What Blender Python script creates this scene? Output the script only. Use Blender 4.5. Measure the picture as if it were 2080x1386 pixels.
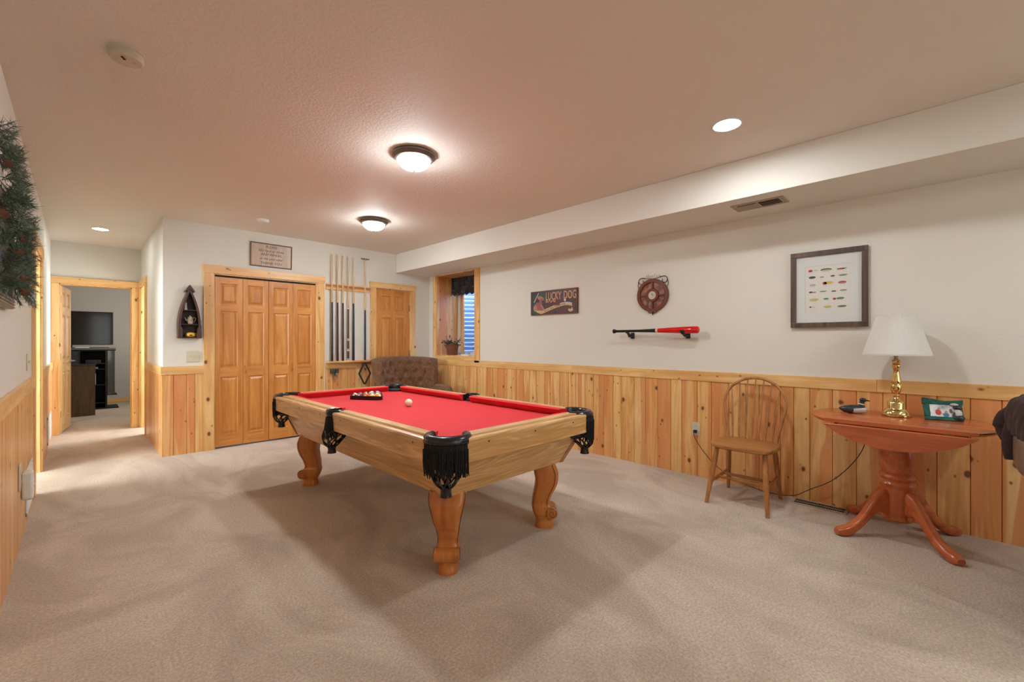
import bpy, bmesh, math, random
from mathutils import Matrix, Vector, Euler
random.seed(7)
R = math.radians
PI = math.pi
for o in list(bpy.data.objects):
    bpy.data.objects.remove(o, do_unlink=True)
scn = bpy.context.scene
COL = scn.collection

# ---------------------------------------------------------------- camera
cd = bpy.data.cameras.new('camera')
cam = bpy.data.objects.new('camera', cd)
COL.objects.link(cam)
cd.sensor_width = 36.0
cd.lens = 876.0 / 2080.0 * 36.0
cd.shift_y = 1.0 / 2080.0
cd.clip_start = 0.03
cam.location = (0, 0, 1.2)
cam.rotation_euler = (R(90), 0, -0.78667)
scn.camera = cam

# ---------------------------------------------------------------- world, exposure
wd = bpy.data.worlds.new('world')
scn.world = wd
wd.use_nodes = True
bg = wd.node_tree.nodes['Background']
bg.inputs[0].default_value = (0.36, 0.56, 1.0, 1)
bg.inputs[1].default_value = 7.0
scn.view_settings.view_transform = 'Standard'
scn.view_settings.look = 'None'
scn.view_settings.gamma = 1
scn.view_settings.use_curve_mapping = False
scn.view_settings.exposure = 1.75

def area(name, loc, rot, sx, sy, power, col):
    l = bpy.data.lights.new(name, 'AREA')
    l.shape = 'RECTANGLE'
    l.size = sx; l.size_y = sy
    l.energy = power; l.color = col
    o = bpy.data.objects.new(name, l)
    o.location = loc; o.rotation_euler = rot
    COL.objects.link(o)
    return o
# added fills for rear and far room; daylight from stairwell and side room
area('fill_rear', (1.8, -3.38, 1.35), (R(-90), 0, R(180)), 2.9, 1.9, 9, (0.95, 1.0, 1.0))
area('daylight_stairwell', (-1.75, 5.2, 1.7), (R(90), 0, R(-90)), 1.2, 1.2, 30, (0.86, 0.94, 1.0))
area('daylight_side_room', (1.9, 7.6, 1.4), (R(90), 0, R(90)), 0.7, 1.4, 20, (0.84, 0.91, 1.0))
area('fill_far_room', (1.5, 9.9, 1.5), (R(90), 0, R(90)), 1.2, 0.9, 8, (1.0, 0.97, 0.90))

LAMP_DOME = 90.0
LAMP_CAN = 92.0
LAMP_COL = (0.93, 1.0, 1.04, 1)

# ---------------------------------------------------------------- mesh builder
class MB:
    def __init__(s):
        s.v = []; s.f = []; s.m = []; s.t = []; s.mat = None; s.stack = 0
    def _tint(s, t):
        if t is None: t = (random.random(), random.random())
        return t
    def add(s, vs, fs, m=0, t=None):
        b = len(s.v)
        s.v += [Vector(p) for p in vs]
        t = s._tint(t)
        for f in fs:
            s.f.append([b + i for i in f]); s.m.append(m); s.t.append(t)
        return s
    def box(s, x0, x1, y0, y1, z0, z1, m=0, t=None):
        vs = [(x0,y0,z0),(x1,y0,z0),(x1,y1,z0),(x0,y1,z0),(x0,y0,z1),(x1,y0,z1),(x1,y1,z1),(x0,y1,z1)]
        return s.add(vs, [(0,3,2,1),(4,5,6,7),(0,1,5,4),(1,2,6,5),(2,3,7,6),(3,0,4,7)], m, t)
    def frus(s, x0, x1, z0, z1, y0, y1, ins, m=0, t=None):
        # raised field: back rectangle at y0, front rectangle inset by ins at y1
        vs = [(x0,y0,z0),(x1,y0,z0),(x1,y0,z1),(x0,y0,z1),(x0+ins,y1,z0+ins),(x1-ins,y1,z0+ins),(x1-ins,y1,z1-ins),(x0+ins,y1,z1-ins)]
        return s.add(vs, [(4,5,6,7),(0,1,5,4),(1,2,6,5),(2,3,7,6),(3,0,4,7)], m, t)
    def loft(s, rings, m=0, t=None, caps=True, closed=False):
        n = len(rings[0]); vs = [p for r in rings for p in r]; fs = []
        k = len(rings)
        for i in range(k if closed else k - 1):
            a = i * n; b = ((i + 1) % k) * n
            for j in range(n):
                fs.append((a + j, a + (j + 1) % n, b + (j + 1) % n, b + j))
        if caps and not closed:
            fs.append(tuple(range(n))[::-1]); fs.append(tuple((k - 1) * n + j for j in range(n)))
        return s.add(vs, fs, m, t)
    def prism(s, poly, axis, a0, a1, m=0, t=None):
        def P(u, w, a):
            return {'x': (a, u, w), 'y': (u, a, w), 'z': (u, w, a)}[axis]
        return s.loft([[P(u, w, a0) for u, w in poly], [P(u, w, a1) for u, w in poly]], m, t)
    def lathe(s, prof, seg=24, c=(0,0,0), m=0, t=None, axis='z', caps=True):
        rings = []
        for r, z in prof:
            ring = []
            for j in range(seg):
                a = 2 * PI * j / seg
                x, y = r * math.cos(a), r * math.sin(a)
                p = {'z': (x, y, z), 'y': (x, z, y), 'x': (z, x, y)}[axis]
                ring.append((p[0] + c[0], p[1] + c[1], p[2] + c[2]))
            rings.append(ring)
        return s.loft(rings, m, t, caps)
    def tube(s, pts, r, seg=8, m=0, t=None, closed=False, sx=1.0):
        pts = [Vector(p) for p in pts]; n = len(pts)
        rr = r if isinstance(r, (list, tuple)) else [r] * n
        rings = []; up = None
        for i, p in enumerate(pts):
            if closed: d = pts[(i + 1) % n] - pts[i - 1]
            else: d = pts[min(i + 1, n - 1)] - pts[max(i - 1, 0)]
            if d.length < 1e-9: d = Vector((0, 0, 1))
            d.normalize()
            if up is None:
                up = Vector((0, 0, 1)) if abs(d.z) < 0.9 else Vector((0, 1, 0))
            a = d.cross(up)
            if a.length < 1e-6: a = d.orthogonal()
            a.normalize(); b = a.cross(d).normalized(); up = b
            rings.append([p + a * math.cos(2*PI*j/seg) * rr[i] * sx + b * math.sin(2*PI*j/seg) * rr[i] for j in range(seg)])
        return s.loft(rings, m, t, not closed, closed)
    def ball(s, c, r, seg=20, rings=12, m=0, t=None, sc=(1,1,1)):
        rg = []
        for i in range(rings + 1):
            a = PI * i / rings - PI / 2
            q = max(math.cos(a), 0.02) * r; z = math.sin(a) * r
            rg.append([(c[0] + q * math.cos(2*PI*j/seg) * sc[0], c[1] + q * math.sin(2*PI*j/seg) * sc[1], c[2] + z * sc[2]) for j in range(seg)])
        return s.loft(rg, m, t)
    def disc(s, c, r, n=20, m=0, t=None, nrm='y', sc=(1,1)):
        vs = []
        for j in range(n):
            a = 2*PI*j/n; u = r*math.cos(a)*sc[0]; w = r*math.sin(a)*sc[1]
            vs.append({'y': (c[0]+u, c[1], c[2]+w), 'z': (c[0]+u, c[1]+w, c[2]), 'x': (c[0], c[1]+u, c[2]+w)}[nrm])
        return s.add(vs, [tuple(range(n))], m, t)
    def sheet(s, rows, m=0, t=None):
        n = len(rows[0]); vs = [p for r in rows for p in r]
        return s.add(vs, [(i*n+j, i*n+j+1, (i+1)*n+j+1, (i+1)*n+j) for i in range(len(rows)-1) for j in range(n-1)], m, t)
    def mark(s): return len(s.v)
    def xf(s, M, a=0):
        for i in range(a, len(s.v)): s.v[i] = M @ s.v[i]
        return s
    def obj(s, name, mats, parent=None, smooth=None, bev=0, loc=None, solid=0, sub=0, seg=2):
        if not isinstance(mats, (list, tuple)): mats = [mats]
        me = bpy.data.meshes.new(name)
        vs = s.v
        if loc is not None:
            L = Vector(loc); vs = [p - L for p in vs]
        me.from_pydata([tuple(p) for p in vs], [], s.f)
        for mt in mats: me.materials.append(mt)
        at = me.color_attributes.new('tint', 'FLOAT_COLOR', 'CORNER')
        dat = []
        for p in me.polygons:
            p.material_index = s.m[p.index]
            t = s.t[p.index]
            for _ in p.loop_indices: dat += [t[0], t[1], 0.0, 1.0]
        at.data.foreach_set('color', dat)
        bm = bmesh.new(); bm.from_mesh(me)
        if solid == 0: bmesh.ops.recalc_face_normals(bm, faces=bm.faces)
        bm.to_mesh(me); bm.free()
        if smooth:
            me.polygons.foreach_set('use_smooth', [True] * len(me.polygons))
            me.set_sharp_from_angle(angle=R(smooth))
        o = bpy.data.objects.new(name, me)
        COL.objects.link(o)
        if loc is not None: o.location = loc
        if parent is not None: o.parent = parent
        if solid:
            md = o.modifiers.new('solid', 'SOLIDIFY'); md.thickness = solid; md.offset = 0
        if bev:
            md = o.modifiers.new('bevel', 'BEVEL'); md.width = bev; md.segments = seg; md.limit_method = 'ANGLE'; md.angle_limit = R(40)
        if sub:
            md = o.modifiers.new('sub', 'SUBSURF'); md.levels = sub; md.render_levels = sub
        return o

def tag(o, label=None, cat=None, group=None, kind=None):
    if label: o['label'] = label
    if cat: o['category'] = cat
    if group: o['group'] = group
    if kind: o['kind'] = kind
    return o
def thing(name, label, cat, loc=(0,0,0), rz=0, group=None):
    o = bpy.data.objects.new(name, None); COL.objects.link(o)
    o.empty_display_size = 0.1
    o.location = loc; o.rotation_euler = (0, 0, R(rz))
    return tag(o, label, cat, group)
def struct(o): return tag(o, kind='structure')
def copy_tree(o, parent=None):
    c = o.copy(); COL.objects.link(c); c.parent = parent
    for ch in list(o.children): copy_tree(ch, c)
    return c

# ---------------------------------------------------------------- materials
class G:
    def __init__(s, name):
        s.mt = bpy.data.materials.new(name); s.mt.use_nodes = True
        s.nt = s.mt.node_tree; s.b = s.nt.nodes['Principled BSDF']
    def n(s, typ, props=None, **ins):
        nd = s.nt.nodes.new('ShaderNode' + typ)
        for k, v in (props or {}).items(): setattr(nd, k, v)
        for k, v in ins.items():
            key = k.replace('_', ' ')
            if k.startswith('i') and k[1:].isdigit(): sock = nd.inputs[int(k[1:])]
            else: sock = nd.inputs[key]
            s.set(sock, v)
        return nd
    def set(s, sock, v):
        if isinstance(v, bpy.types.NodeSocket): s.nt.links.new(v, sock)
        elif isinstance(v, tuple) and len(v) == 3 and sock.type == 'RGBA': sock.default_value = (*v, 1)
        else: sock.default_value = v
    def math(s, op, a, b=0.0, clamp=False):
        nd = s.n('Math', {'operation': op, 'use_clamp': clamp}, i0=a, i1=b); return nd.outputs[0]
    def mix(s, f, a, b, mode='MIX'):
        nd = s.nt.nodes.new('ShaderNodeMix'); nd.data_type = 'RGBA'; nd.blend_type = mode
        s.set(nd.inputs[0], f); s.set(nd.inputs[6], a); s.set(nd.inputs[7], b); return nd.outputs[2]
    def ramp(s, f, stops):
        nd = s.nt.nodes.new('ShaderNodeValToRGB'); cr = nd.color_ramp
        while len(cr.elements) < len(stops): cr.elements.new(0.5)
        for e, (p, c) in zip(cr.elements, stops):
            e.position = p; e.color = (*c, 1) if len(c) == 3 else c
        s.set(nd.inputs[0], f); return nd.outputs[0]
    def noise(s, vec, scale, detail=3, rough=0.5, dist=0.0):
        nd = s.n('TexNoise', None, Scale=scale, Detail=detail, Roughness=rough, Distortion=dist)
        if vec is not None: s.set(nd.inputs['Vector'], vec)
        return nd.outputs[0]
    def coord(s, scale=(1,1,1), off=None):
        tc = s.n('TexCoord').outputs['Object']
        if off is not None: tc = s.n('VectorMath', {'operation': 'ADD'}, i0=tc, i1=off).outputs[0]
        return s.n('Mapping', None, Vector=tc, Scale=scale).outputs[0]
    def bump(s, h, strength=0.3, dist=0.002):
        nd = s.n('Bump', None, Strength=strength, Distance=dist, Height=h)
        s.set(s.b.inputs['Normal'], nd.outputs[0]); return nd.outputs[0]
    def out(s, col=None, rough=None, metal=None, **kw):
        if col is not None: s.set(s.b.inputs['Base Color'], col)
        if rough is not None: s.set(s.b.inputs['Roughness'], rough)
        if metal is not None: s.set(s.b.inputs['Metallic'], metal)
        for k, v in kw.items(): s.set(s.b.inputs[k.replace('_', ' ')], v)
        return s.mt

def plain(name, col, rough=0.5, metal=0.0, var=0.06, vs=30, bump=0.0, bs=200, **kw):
    g = G(name)
    f = g.noise(g.coord(), vs, 3)
    d = tuple(c * (1 - var * 2) for c in col)
    l = tuple(min(1, c * (1 + var * 2)) for c in col)
    c = g.mix(f, d, l)
    if bump: g.bump(g.noise(g.coord(), bs, 3), bump, 0.001)
    return g.out(c, rough, metal, **kw)

def emis(name, col, strength):
    g = G(name)
    return g.out((0.9, 0.9, 0.9), 0.4, Emission_Color=col, Emission_Strength=strength)

def paint(name, col, scale=75, strength=0.35):
    g = G(name)
    v = g.coord()
    n1 = g.noise(v, scale, 2, 0.5)
    h = g.ramp(n1, [(0.42, (0,0,0)), (0.62, (1,1,1))])
    g.bump(h, strength, 0.0016)
    f = g.noise(v, 1.3, 2)
    return g.out(g.mix(f, tuple(c*0.97 for c in col), tuple(c*1.02 for c in col)), 0.72)

def wood(name, axis, cols, knots=True, rough=0.38, gs=1.0, tonal=None, rings=0.5, knotcol=(0.15,0.036,0.009), heart=0.72):
    """cols: (light, mid, dark) ; axis of the grain ; tonal: list of tone ramp colours multiplied by the board tint"""
    g = G(name)
    at = g.n('Attribute', {'attribute_name': 'tint'}).outputs['Color']
    sp = g.n('SeparateColor', None, Color=at)
    off = g.n('VectorMath', {'operation': 'SCALE'}, i0=at, Scale=23.0).outputs[0]
    a = 'xyz'.index(axis)
    sc = [1.0, 1.0, 1.0]; sc[a] = 0.09
    v = g.coord(tuple(sc), off)
    warp = g.noise(g.coord((2.5,2.5,2.5), off), 1.0, 2)
    n1 = g.noise(v, 60 * gs, 4, 0.6)
    n2 = g.noise(v, 12 * gs, 3, 0.55, 1.2)
    # growth rings
    r1 = g.math('MULTIPLY', g.noise(v, 7 * gs, 2, 0.4, 0.6), 14.0)
    r2 = g.math('ADD', g.math('MULTIPLY', g.math('SINE', g.math('MULTIPLY', r1, 6.0)), 0.5), 0.5)
    c = g.ramp(n2, [(0.33, cols[2]), (0.48, cols[1]), (0.62, cols[0])])
    c = g.mix(g.math('MULTIPLY', r2, 0.35 * rings), c, cols[2])
    c = g.mix(g.math('MULTIPLY', g.math('SUBTRACT', n1, 0.45, True), 0.9), c, cols[2])
    if tonal:
        tn = g.ramp(sp.outputs[1], tonal)
        c = g.mix(1.0, c, tn, 'MULTIPLY')
    if knots:
        hw = g.noise(g.coord(tuple(0.05 if i == a else 1.0 for i in range(3)), off), 9.0, 2, 0.4, 0.5)
        c = g.mix(g.math('MULTIPLY', g.ramp(hw, [(0.535, (0,0,0)), (0.555, (1,1,1))]), heart), c, (0.68,0.25,0.085))
        ks = [6.8, 6.8, 6.8]; ks[a] = 4.6
        vk = g.coord(tuple(ks), off)
        vo = g.n('TexVoronoi', {'feature': 'F1'}, Vector=vk, Scale=1.0, Randomness=1.0)
        dist = g.math('ADD', vo.outputs['Distance'], g.math('MULTIPLY', g.math('SUBTRACT', warp, 0.5), 0.10))
        k1 = g.ramp(dist, [(0.075, (1,1,1)), (0.115, (0,0,0))])
        k2 = g.ramp(dist, [(0.10, (1,1,1)), (0.24, (0,0,0))])
        rcc = g.math('SINE', g.math('MULTIPLY', dist, 120.0))
        c = g.mix(g.math('MULTIPLY', k2, g.math('ADD', 0.26, g.math('MULTIPLY', rcc, 0.14))), c, tuple(x*0.72 for x in cols[2]))
        c = g.mix(g.math('MULTIPLY', k1, 0.92), c, knotcol)
        vs_ = g.n('TexVoronoi', {'feature': 'F1'}, Vector=vk, Scale=1.9, Randomness=1.0)
        c = g.mix(g.ramp(vs_.outputs['Distance'], [(0.06, (0.85,0.85,0.85)), (0.12, (0,0,0))]), c, (0.24,0.062,0.016))
    g.bump(n1, 0.08, 0.0006)
    return g.out(c, rough, Coat_Weight=0.15, Coat_Roughness=0.25)

TONE = [(0.0, (1.0,1.0,0.92)), (0.22, (0.98,0.92,0.80)), (0.40, (1.0,1.02,1.02)), (0.58, (0.97,0.88,0.76)), (0.72, (1.0,1.0,0.96)), (0.88, (0.93,0.74,0.62)), (1.0, (0.98,0.90,0.80))]
PC = ((0.88,0.58,0.27), (0.79,0.46,0.185), (0.66,0.335,0.11))
PC2 = ((0.90,0.62,0.29), (0.82,0.51,0.205), (0.70,0.39,0.13))
trimw = {a: wood('pine_trim_' + a, a, PC2, True, tonal=[(0.0, (1,1,1)), (0.5, (0.97,0.93,0.88)), (1.0, (1,0.98,0.95))], heart=0.15) for a in 'xyz'}
pine = {a: wood('knotty_pine_' + a, a, PC, True, tonal=TONE) for a in 'xyz'}
TONE2 = [(0.0, (1,1,1)), (0.5, (0.95,0.90,0.84)), (1.0, (1,0.97,0.93))]
DC = ((0.72,0.34,0.088), (0.65,0.275,0.060), (0.54,0.20,0.038))
doorw = {a: wood('clear_pine_' + a, a, DC, False, rough=0.36, tonal=TONE2, rings=0.6) for a in 'xyz'}
OC = ((0.82,0.55,0.26), (0.72,0.44,0.185), (0.52,0.28,0.10))
oak = {a: wood('honey_oak_' + a, a, OC, False, rough=0.35, rings=1.9, gs=1.3, tonal=TONE2) for a in 'xyz'}
legw = wood('leg_wood', 'z', ((0.60,0.22,0.05),(0.50,0.165,0.035),(0.36,0.105,0.02)), False, rough=0.28, rings=0.4)
groove = plain('carved_groove', (0.10,0.03,0.01), 0.5)
cherry = {a: wood('cherry_' + a, a, ((0.58,0.155,0.048),(0.50,0.12,0.036),(0.38,0.08,0.022)), False, rough=0.24, rings=0.35) for a in 'xyz'}
chairw = {a: wood('chair_oak_' + a, a, ((0.50,0.225,0.07),(0.41,0.165,0.047),(0.29,0.105,0.027)), False, rough=0.32, rings=0.8, gs=1.6) for a in 'xyz'}
darkw = wood('dark_walnut', 'z', ((0.085,0.028,0.010),(0.060,0.020,0.007),(0.035,0.012,0.005)), False, rough=0.45)
brownw = wood('brown_laminate', 'z', ((0.17,0.10,0.035),(0.13,0.075,0.025),(0.09,0.05,0.016)), False, rough=0.5, rings=1.0, gs=2)
framew = wood('rustic_frame_wood', 'z', ((0.16,0.105,0.08),(0.11,0.07,0.05),(0.06,0.035,0.025)), False, rough=0.4, rings=0.6)
signw = wood('whitewashed_board', 'z', ((0.66,0.53,0.42),(0.58,0.44,0.34),(0.50,0.36,0.27)), False, rough=0.7, rings=0.3)

wallp = paint('wall_paint', (0.74,0.705,0.625), 70, 0.15)
ceilp = paint('ceiling_texture', (0.75,0.68,0.60), 62, 0.34)
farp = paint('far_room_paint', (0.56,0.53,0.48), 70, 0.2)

def carpet():
    g = G('carpet_pile')
    v = g.coord()
    fine = g.noise(v, 330, 2, 0.7)
    med = g.noise(v, 95, 3, 0.7)
    big = g.noise(g.coord((1.0, 0.55, 1)), 1.7, 4, 0.6, 1.2)
    c = g.ramp(med, [(0.34, (0.50,0.38,0.28)), (0.52, (0.66,0.53,0.41)), (0.68, (0.80,0.67,0.54))])
    c = g.mix(g.ramp(big, [(0.40, (0,0,0)), (0.58, (1,1,1))]), g.mix(1.0, c, (0.76,0.735,0.71), 'MULTIPLY'), c)
    h = g.math('ADD', fine, g.math('MULTIPLY', med, 0.8))
    g.bump(h, 0.7, 0.006)
    return g.out(c, 0.95, Sheen_Weight=0.25, Sheen_Roughness=0.5)
carpetm = carpet()

def felt():
    g = G('red_felt')
    n = g.noise(g.coord(), 500, 2)
    g.bump(n, 0.15, 0.001)
    return g.out(g.mix(n, (0.62,0.014,0.022), (0.71,0.022,0.032)), 0.85, Sheen_Weight=0.12, Sheen_Roughness=0.4, Sheen_Tint=(1.0,0.4,0.4))
feltm = felt()
def fabric(name, c0, c1, scale=60, b=0.6, sheen=0.5, tint=(1,1,1)):
    g = G(name)
    n = g.noise(g.coord(), scale, 4, 0.65)
    g.bump(g.noise(g.coord(), scale*5, 2), b, 0.002)
    return g.out(g.mix(g.ramp(n, [(0.35,(0,0,0)),(0.65,(1,1,1))]), c0, c1), 0.9, Sheen_Weight=sheen, Sheen_Tint=tint)
brownf = fabric('brown_chenille', (0.11,0.046,0.018), (0.22,0.105,0.045), 38, 0.8, 0.08)
throwf = fabric('dark_plush', (0.018,0.007,0.006), (0.042,0.018,0.013), 30, 0.9, 0.12, (0.8,0.5,0.5))
leather = plain('tan_leather', (0.20,0.125,0.085), 0.32, bump=0.3, bs=160)
blackl = plain('black_leather', (0.012,0.012,0.014), 0.22, bump=0.25, bs=150)
blackm = plain('black_matte', (0.010,0.010,0.011), 0.6)
blackg = plain('black_gloss', (0.006,0.006,0.007), 0.08)
fringem = plain('black_fringe', (0.006,0.006,0.006), 0.9)
white = plain('white_plastic', (0.72,0.71,0.67), 0.4)
offw = plain('almond_plastic', (0.62,0.57,0.42), 0.4)
smokep = plain('detector_plastic', (0.56,0.49,0.37), 0.45)
brass = plain('polished_brass', (0.80,0.62,0.27), 0.12, 1.0, var=0.02)
agedm = plain('aged_metal', (0.20,0.17,0.13), 0.4, 0.9)
bronze = plain('brushed_bronze_grey', (0.17,0.145,0.125), 0.4, 0.6)
steel = plain('brushed_steel', (0.45,0.45,0.46), 0.28, 1.0)
dark = plain('dark_void', (0.008,0.007,0.006), 0.8)
red = plain('glossy_red', (0.62,0.008,0.010), 0.12)
cream = plain('cream_paint', (0.70,0.56,0.36), 0.5)
matw = plain('mat_board', (0.66,0.67,0.64), 0.7, var=0.01)
paperw = plain('print_paper', (0.68,0.66,0.60), 0.7, var=0.02)
ventm = plain('brown_register', (0.16,0.12,0.085), 0.5, 0.3)
beige = plain('beige_metal', (0.42,0.33,0.24), 0.5)
shadec = plain('ivory_shade', (0.72,0.70,0.64), 0.8, var=0.02)
def dome_glass():
    # glow graded from dim rim to bright bottom, to weaken the ceiling halo
    g = G('dome_glass')
    z = g.n('SeparateXYZ', None, Vector=g.n('TexCoord').outputs['Object']).outputs[2]
    mr = g.n('MapRange', None, Value=z, i1=-0.050, i2=-0.108, i3=0.075, i4=1.0)
    return g.out((0.9, 0.9, 0.9), 0.4, Emission_Color=LAMP_COL, Emission_Strength=g.math('MULTIPLY', mr.outputs[0], LAMP_DOME))
domem = dome_glass()
canm = emis('can_lens', LAMP_COL, LAMP_CAN)
canh = emis('can_lens_hall', LAMP_COL, LAMP_CAN * 0.24)
hairm = plain('dark_cord', (0.03,0.022,0.012), 0.5)
# ---------------------------------------------------------------- the room shell
W, D, L, H = 3.90, 5.73, -0.26, 2.49       # right wall, back wall, left wall planes, ceiling height
WS, ZS = 3.31, 2.215                        # soffit face and underside
RB, RT = 0.850, 0.937                       # chair rail
HX, HY = 0.61, 8.00                         # hall right wall and hall end wall
REAR = -3.5

struct(MB().box(-2.1, 4.5, REAR - 0.15, 11.8, -0.12, 0.0).obj('floor', carpetm))
struct(MB().box(-2.1, 4.5, REAR - 0.15, 11.8, H, H + 0.15).obj('ceiling', ceilp))

def boards(a0, a1, z0, z1, wlo, whi, depth, axis, seed):
    """tongue and groove boards: a0..a1 along the wall (axis x: faces -y ; axis y: faces -x), one mesh"""
    rnd = random.Random(seed)
    m = MB(); a = a0
    def P(u, o, z): return (u, -o, z) if axis == 'x' else (-o, u, z)
    while a < a1 - 0.004:
        b = min(a + rnd.uniform(wlo, whi), a1)
        if a1 - b < 0.03: b = a1
        g = 0.0042; t = (rnd.random(), rnd.random())
        sec = [(a, 0), (a, depth - 0.008), (a + g * 0.75, depth), (b - g * 0.75, depth), (b, depth - 0.008), (b, 0)]
        m.add([P(u, o, z0) for u, o in sec] + [P(u, o, z1) for u, o in sec],
              [(i, i + 1, i + 7, i + 6) for i in range(5)] + [(0, 1, 2, 3, 4, 5), (6, 7, 8, 9, 10, 11)], 0, t)
        a = b
    return m

# right wall with the window niche
WY0, WY1, WZ0, WZ1 = 4.615, 5.535, 0.985, 2.213
WT = 0.46
m = MB()
m.box(W, W + WT, REAR, WY0, 0, H).box(W, W + WT, WY1, D + 0.2, 0, H)
m.box(W, W + WT, WY0, WY1, 0, WZ0).box(W, W + WT, WY0, WY1, WZ1, H)
wr = struct(m.obj('wall_right', wallp))
m = boards(REAR, D - 0.001, 0.0, RB, 0.085, 0.150, 0.012, 'y', 21)
m.xf(Matrix.Translation((W, 0, 0)))
m.obj('wainscot', pine['z'], wr)
m = MB()
y = REAR
for y2 in (-1.6, 0.32, 2.93, D - 0.001):
    m.box(W - 0.020, W, y, y2 - 0.001, RB, RT); y = y2
m.obj('chair_rail', trimw['y'], wr, bev=0.002)
# soffit along the right wall
struct(MB().box(WS, W, REAR, D, ZS, H).obj('wall_soffit', wallp, bev=0.004))

# back wall with the closet opening and the six-panel door opening
CX0, CX1, CZ = 1.050, 2.165, 1.958
DX0, DX1, DZ = 2.985, 3.550, 1.968
m = MB()
m.box(HX, CX0, D, D + 0.13, 0, H).box(CX1, DX0, D, D + 0.13, 0, H).box(DX1, W, D, D + 0.13, 0, H)
m.box(CX0, CX1, D, D + 0.13, CZ, H).box(DX0, DX1, D, D + 0.13, DZ, H)
wb = struct(m.obj('wall_back', wallp))
struct(MB().box(HX + 0.12, W, D + 0.5, D + 0.55, 0, H).obj('wall_closet', dark))
m = boards(HX - 0.012, 0.957, 0, RB, 0.07, 0.115, 0.012, 'x', 5)
q = boards(2.277, 2.900, 0, RB, 0.07, 0.11, 0.012, 'x', 9)
r = boards(3.638, W - 0.013, 0, RB, 0.07, 0.11, 0.012, 'x', 10)
for s_ in (q, r):
    b = len(m.v); m.v += s_.v; m.f += [[b + i for i in f] for f in s_.f]; m.m += s_.m; m.t += s_.t
m.xf(Matrix.Translation((0, D, 0)))
m.obj('wainscot', pine['z'], wb)
m = MB()
m.box(HX - 0.020, 0.957, D - 0.020, D, RB, RT).box(2.277, 2.900, D - 0.020, D, RB - 0.01, RT - 0.02).box(3.638, W - 0.021, D - 0.020, D, RB, RT)
m.obj('chair_rail', trimw['x'], wb, bev=0.002)

# hall walls
SY0, SY1, SZ = 7.31, 7.92, 1.955           # side doorway in the hall's right wall
m = MB()
m.box(HX, HX + 0.12, D + 0.13, SY0, 0, H).box(HX, HX + 0.12, SY1, HY, 0, H).box(HX, HX + 0.12, SY0, SY1, SZ, H)
wh = struct(m.obj('wall_hall_right', wallp))
m = boards(D, 7.205, 0, RB, 0.07, 0.115, 0.012, 'y', 15)
m.xf(Matrix.Translation((HX, 0, 0)))
m.obj('wainscot', pine['z'], wh)
MB().box(HX - 0.020, HX, D, 7.205, RB, RT).obj('chair_rail', trimw['y'], wh, bev=0.002)

EX0, EX1, EZ = -0.186, 0.512, 1.945        # doorway at the end of the hall
m = MB()
m.box(L, EX0, HY, HY + 0.12, 0, H).box(EX1, HX + 0.12, HY, HY + 0.12, 0, H).box(EX0, EX1, HY, HY + 0.12, EZ, H)
struct(m.obj('wall_hall_end', wallp))

# left wall, with the opening to the stairwell
OY0, OY1, OZ = 5.03, 5.86, 1.972
m = MB()
m.box(L - 0.13, L, REAR, OY0, 0, H).box(L - 0.13, L, OY1, HY + 0.12, 0, H).box(L - 0.13, L, OY0, OY1, OZ, H)
wl = struct(m.obj('wall_left', wallp))
def lboards(y0, y1, seed):
    m = boards(y0, y1, 0, RB, 0.085, 0.13, 0.012, 'y', seed)
    for i, p in enumerate(m.v): m.v[i] = Vector((L - p.x, p.y, p.z))
    return m
lboards(REAR, OY0 - 0.10, 33).obj('wainscot', pine['z'], wl)
lboards(OY1 + 0.10, HY, 34).obj('wainscot', pine['z'], wl)
MB().box(L, L + 0.020, REAR, OY0 - 0.10, RB, RT).box(L, L + 0.020, OY1 + 0.10, HY, RB, RT).obj('chair_rail', trimw['y'], wl, bev=0.002)

# walls of the rear of the room, stairwell, side room and far room
m = MB()
m.box(L - 0.13, 0.3, REAR - 0.12, REAR, 0, H).box(3.3, W + WT, REAR - 0.12, REAR, 0, H)
m.box(0.3, 3.3, REAR - 0.12, REAR, 0, 0.35).box(0.3, 3.3, REAR - 0.12, REAR, 2.3, H).box(0.3, 3.3, REAR - 0.16, REAR - 0.12, 0.3, 2.35)
struct(m.obj('wall_rear', wallp))
wr2 = MB().box(0.3, 3.3, REAR - 0.10, REAR - 0.04, 0.35, 0.42).box(0.3, 3.3, REAR - 0.10, REAR - 0.04, 2.23, 2.30)
for x_ in (0.3, 1.26, 2.27, 3.23): wr2.box(x_, x_ + 0.07, REAR - 0.10, REAR - 0.04, 0.42, 2.23)
struct(wr2.obj('rear_fill_frame', trimw['z']))  # added, unseen: dresses the rear fill light as a window
m = MB()
m.box(-2.0, -1.85, 4.3, 6.6, 0, H).box(-2.0, L - 0.13, 4.2, 4.32, 0, H).box(-2.0, L - 0.13, 6.5, 6.62, 0, H)
struct(m.obj('wall_stairwell', wallp))
m = MB()
m.box(2.0, 2.12, 6.9, 8.1, 0, H).box(HX + 0.12, 2.1, 6.85, 6.97, 0, H).box(HX + 0.12, 2.1, 8.0, 8.12, 0, H)
struct(m.obj('wall_side_room', wallp))
m = MB()
m.box(-1.75, 1.75, 11.5, 11.62, 0, H).box(-1.75, -1.6, 8.1, 11.6, 0, H).box(1.6, 1.75, 8.1, 11.6, 0, H)
m.box(-1.75, L, 8.0, 8.12, 0, H).box(HX + 0.12, 1.75, 8.12, 8.2, 0, H)
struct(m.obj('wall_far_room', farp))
struct(MB().box(-1.6, 1.6, 11.485, 11.5, 0, 0.085).obj('baseboard_far_room', trimw['x'], bev=0.003))

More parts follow.
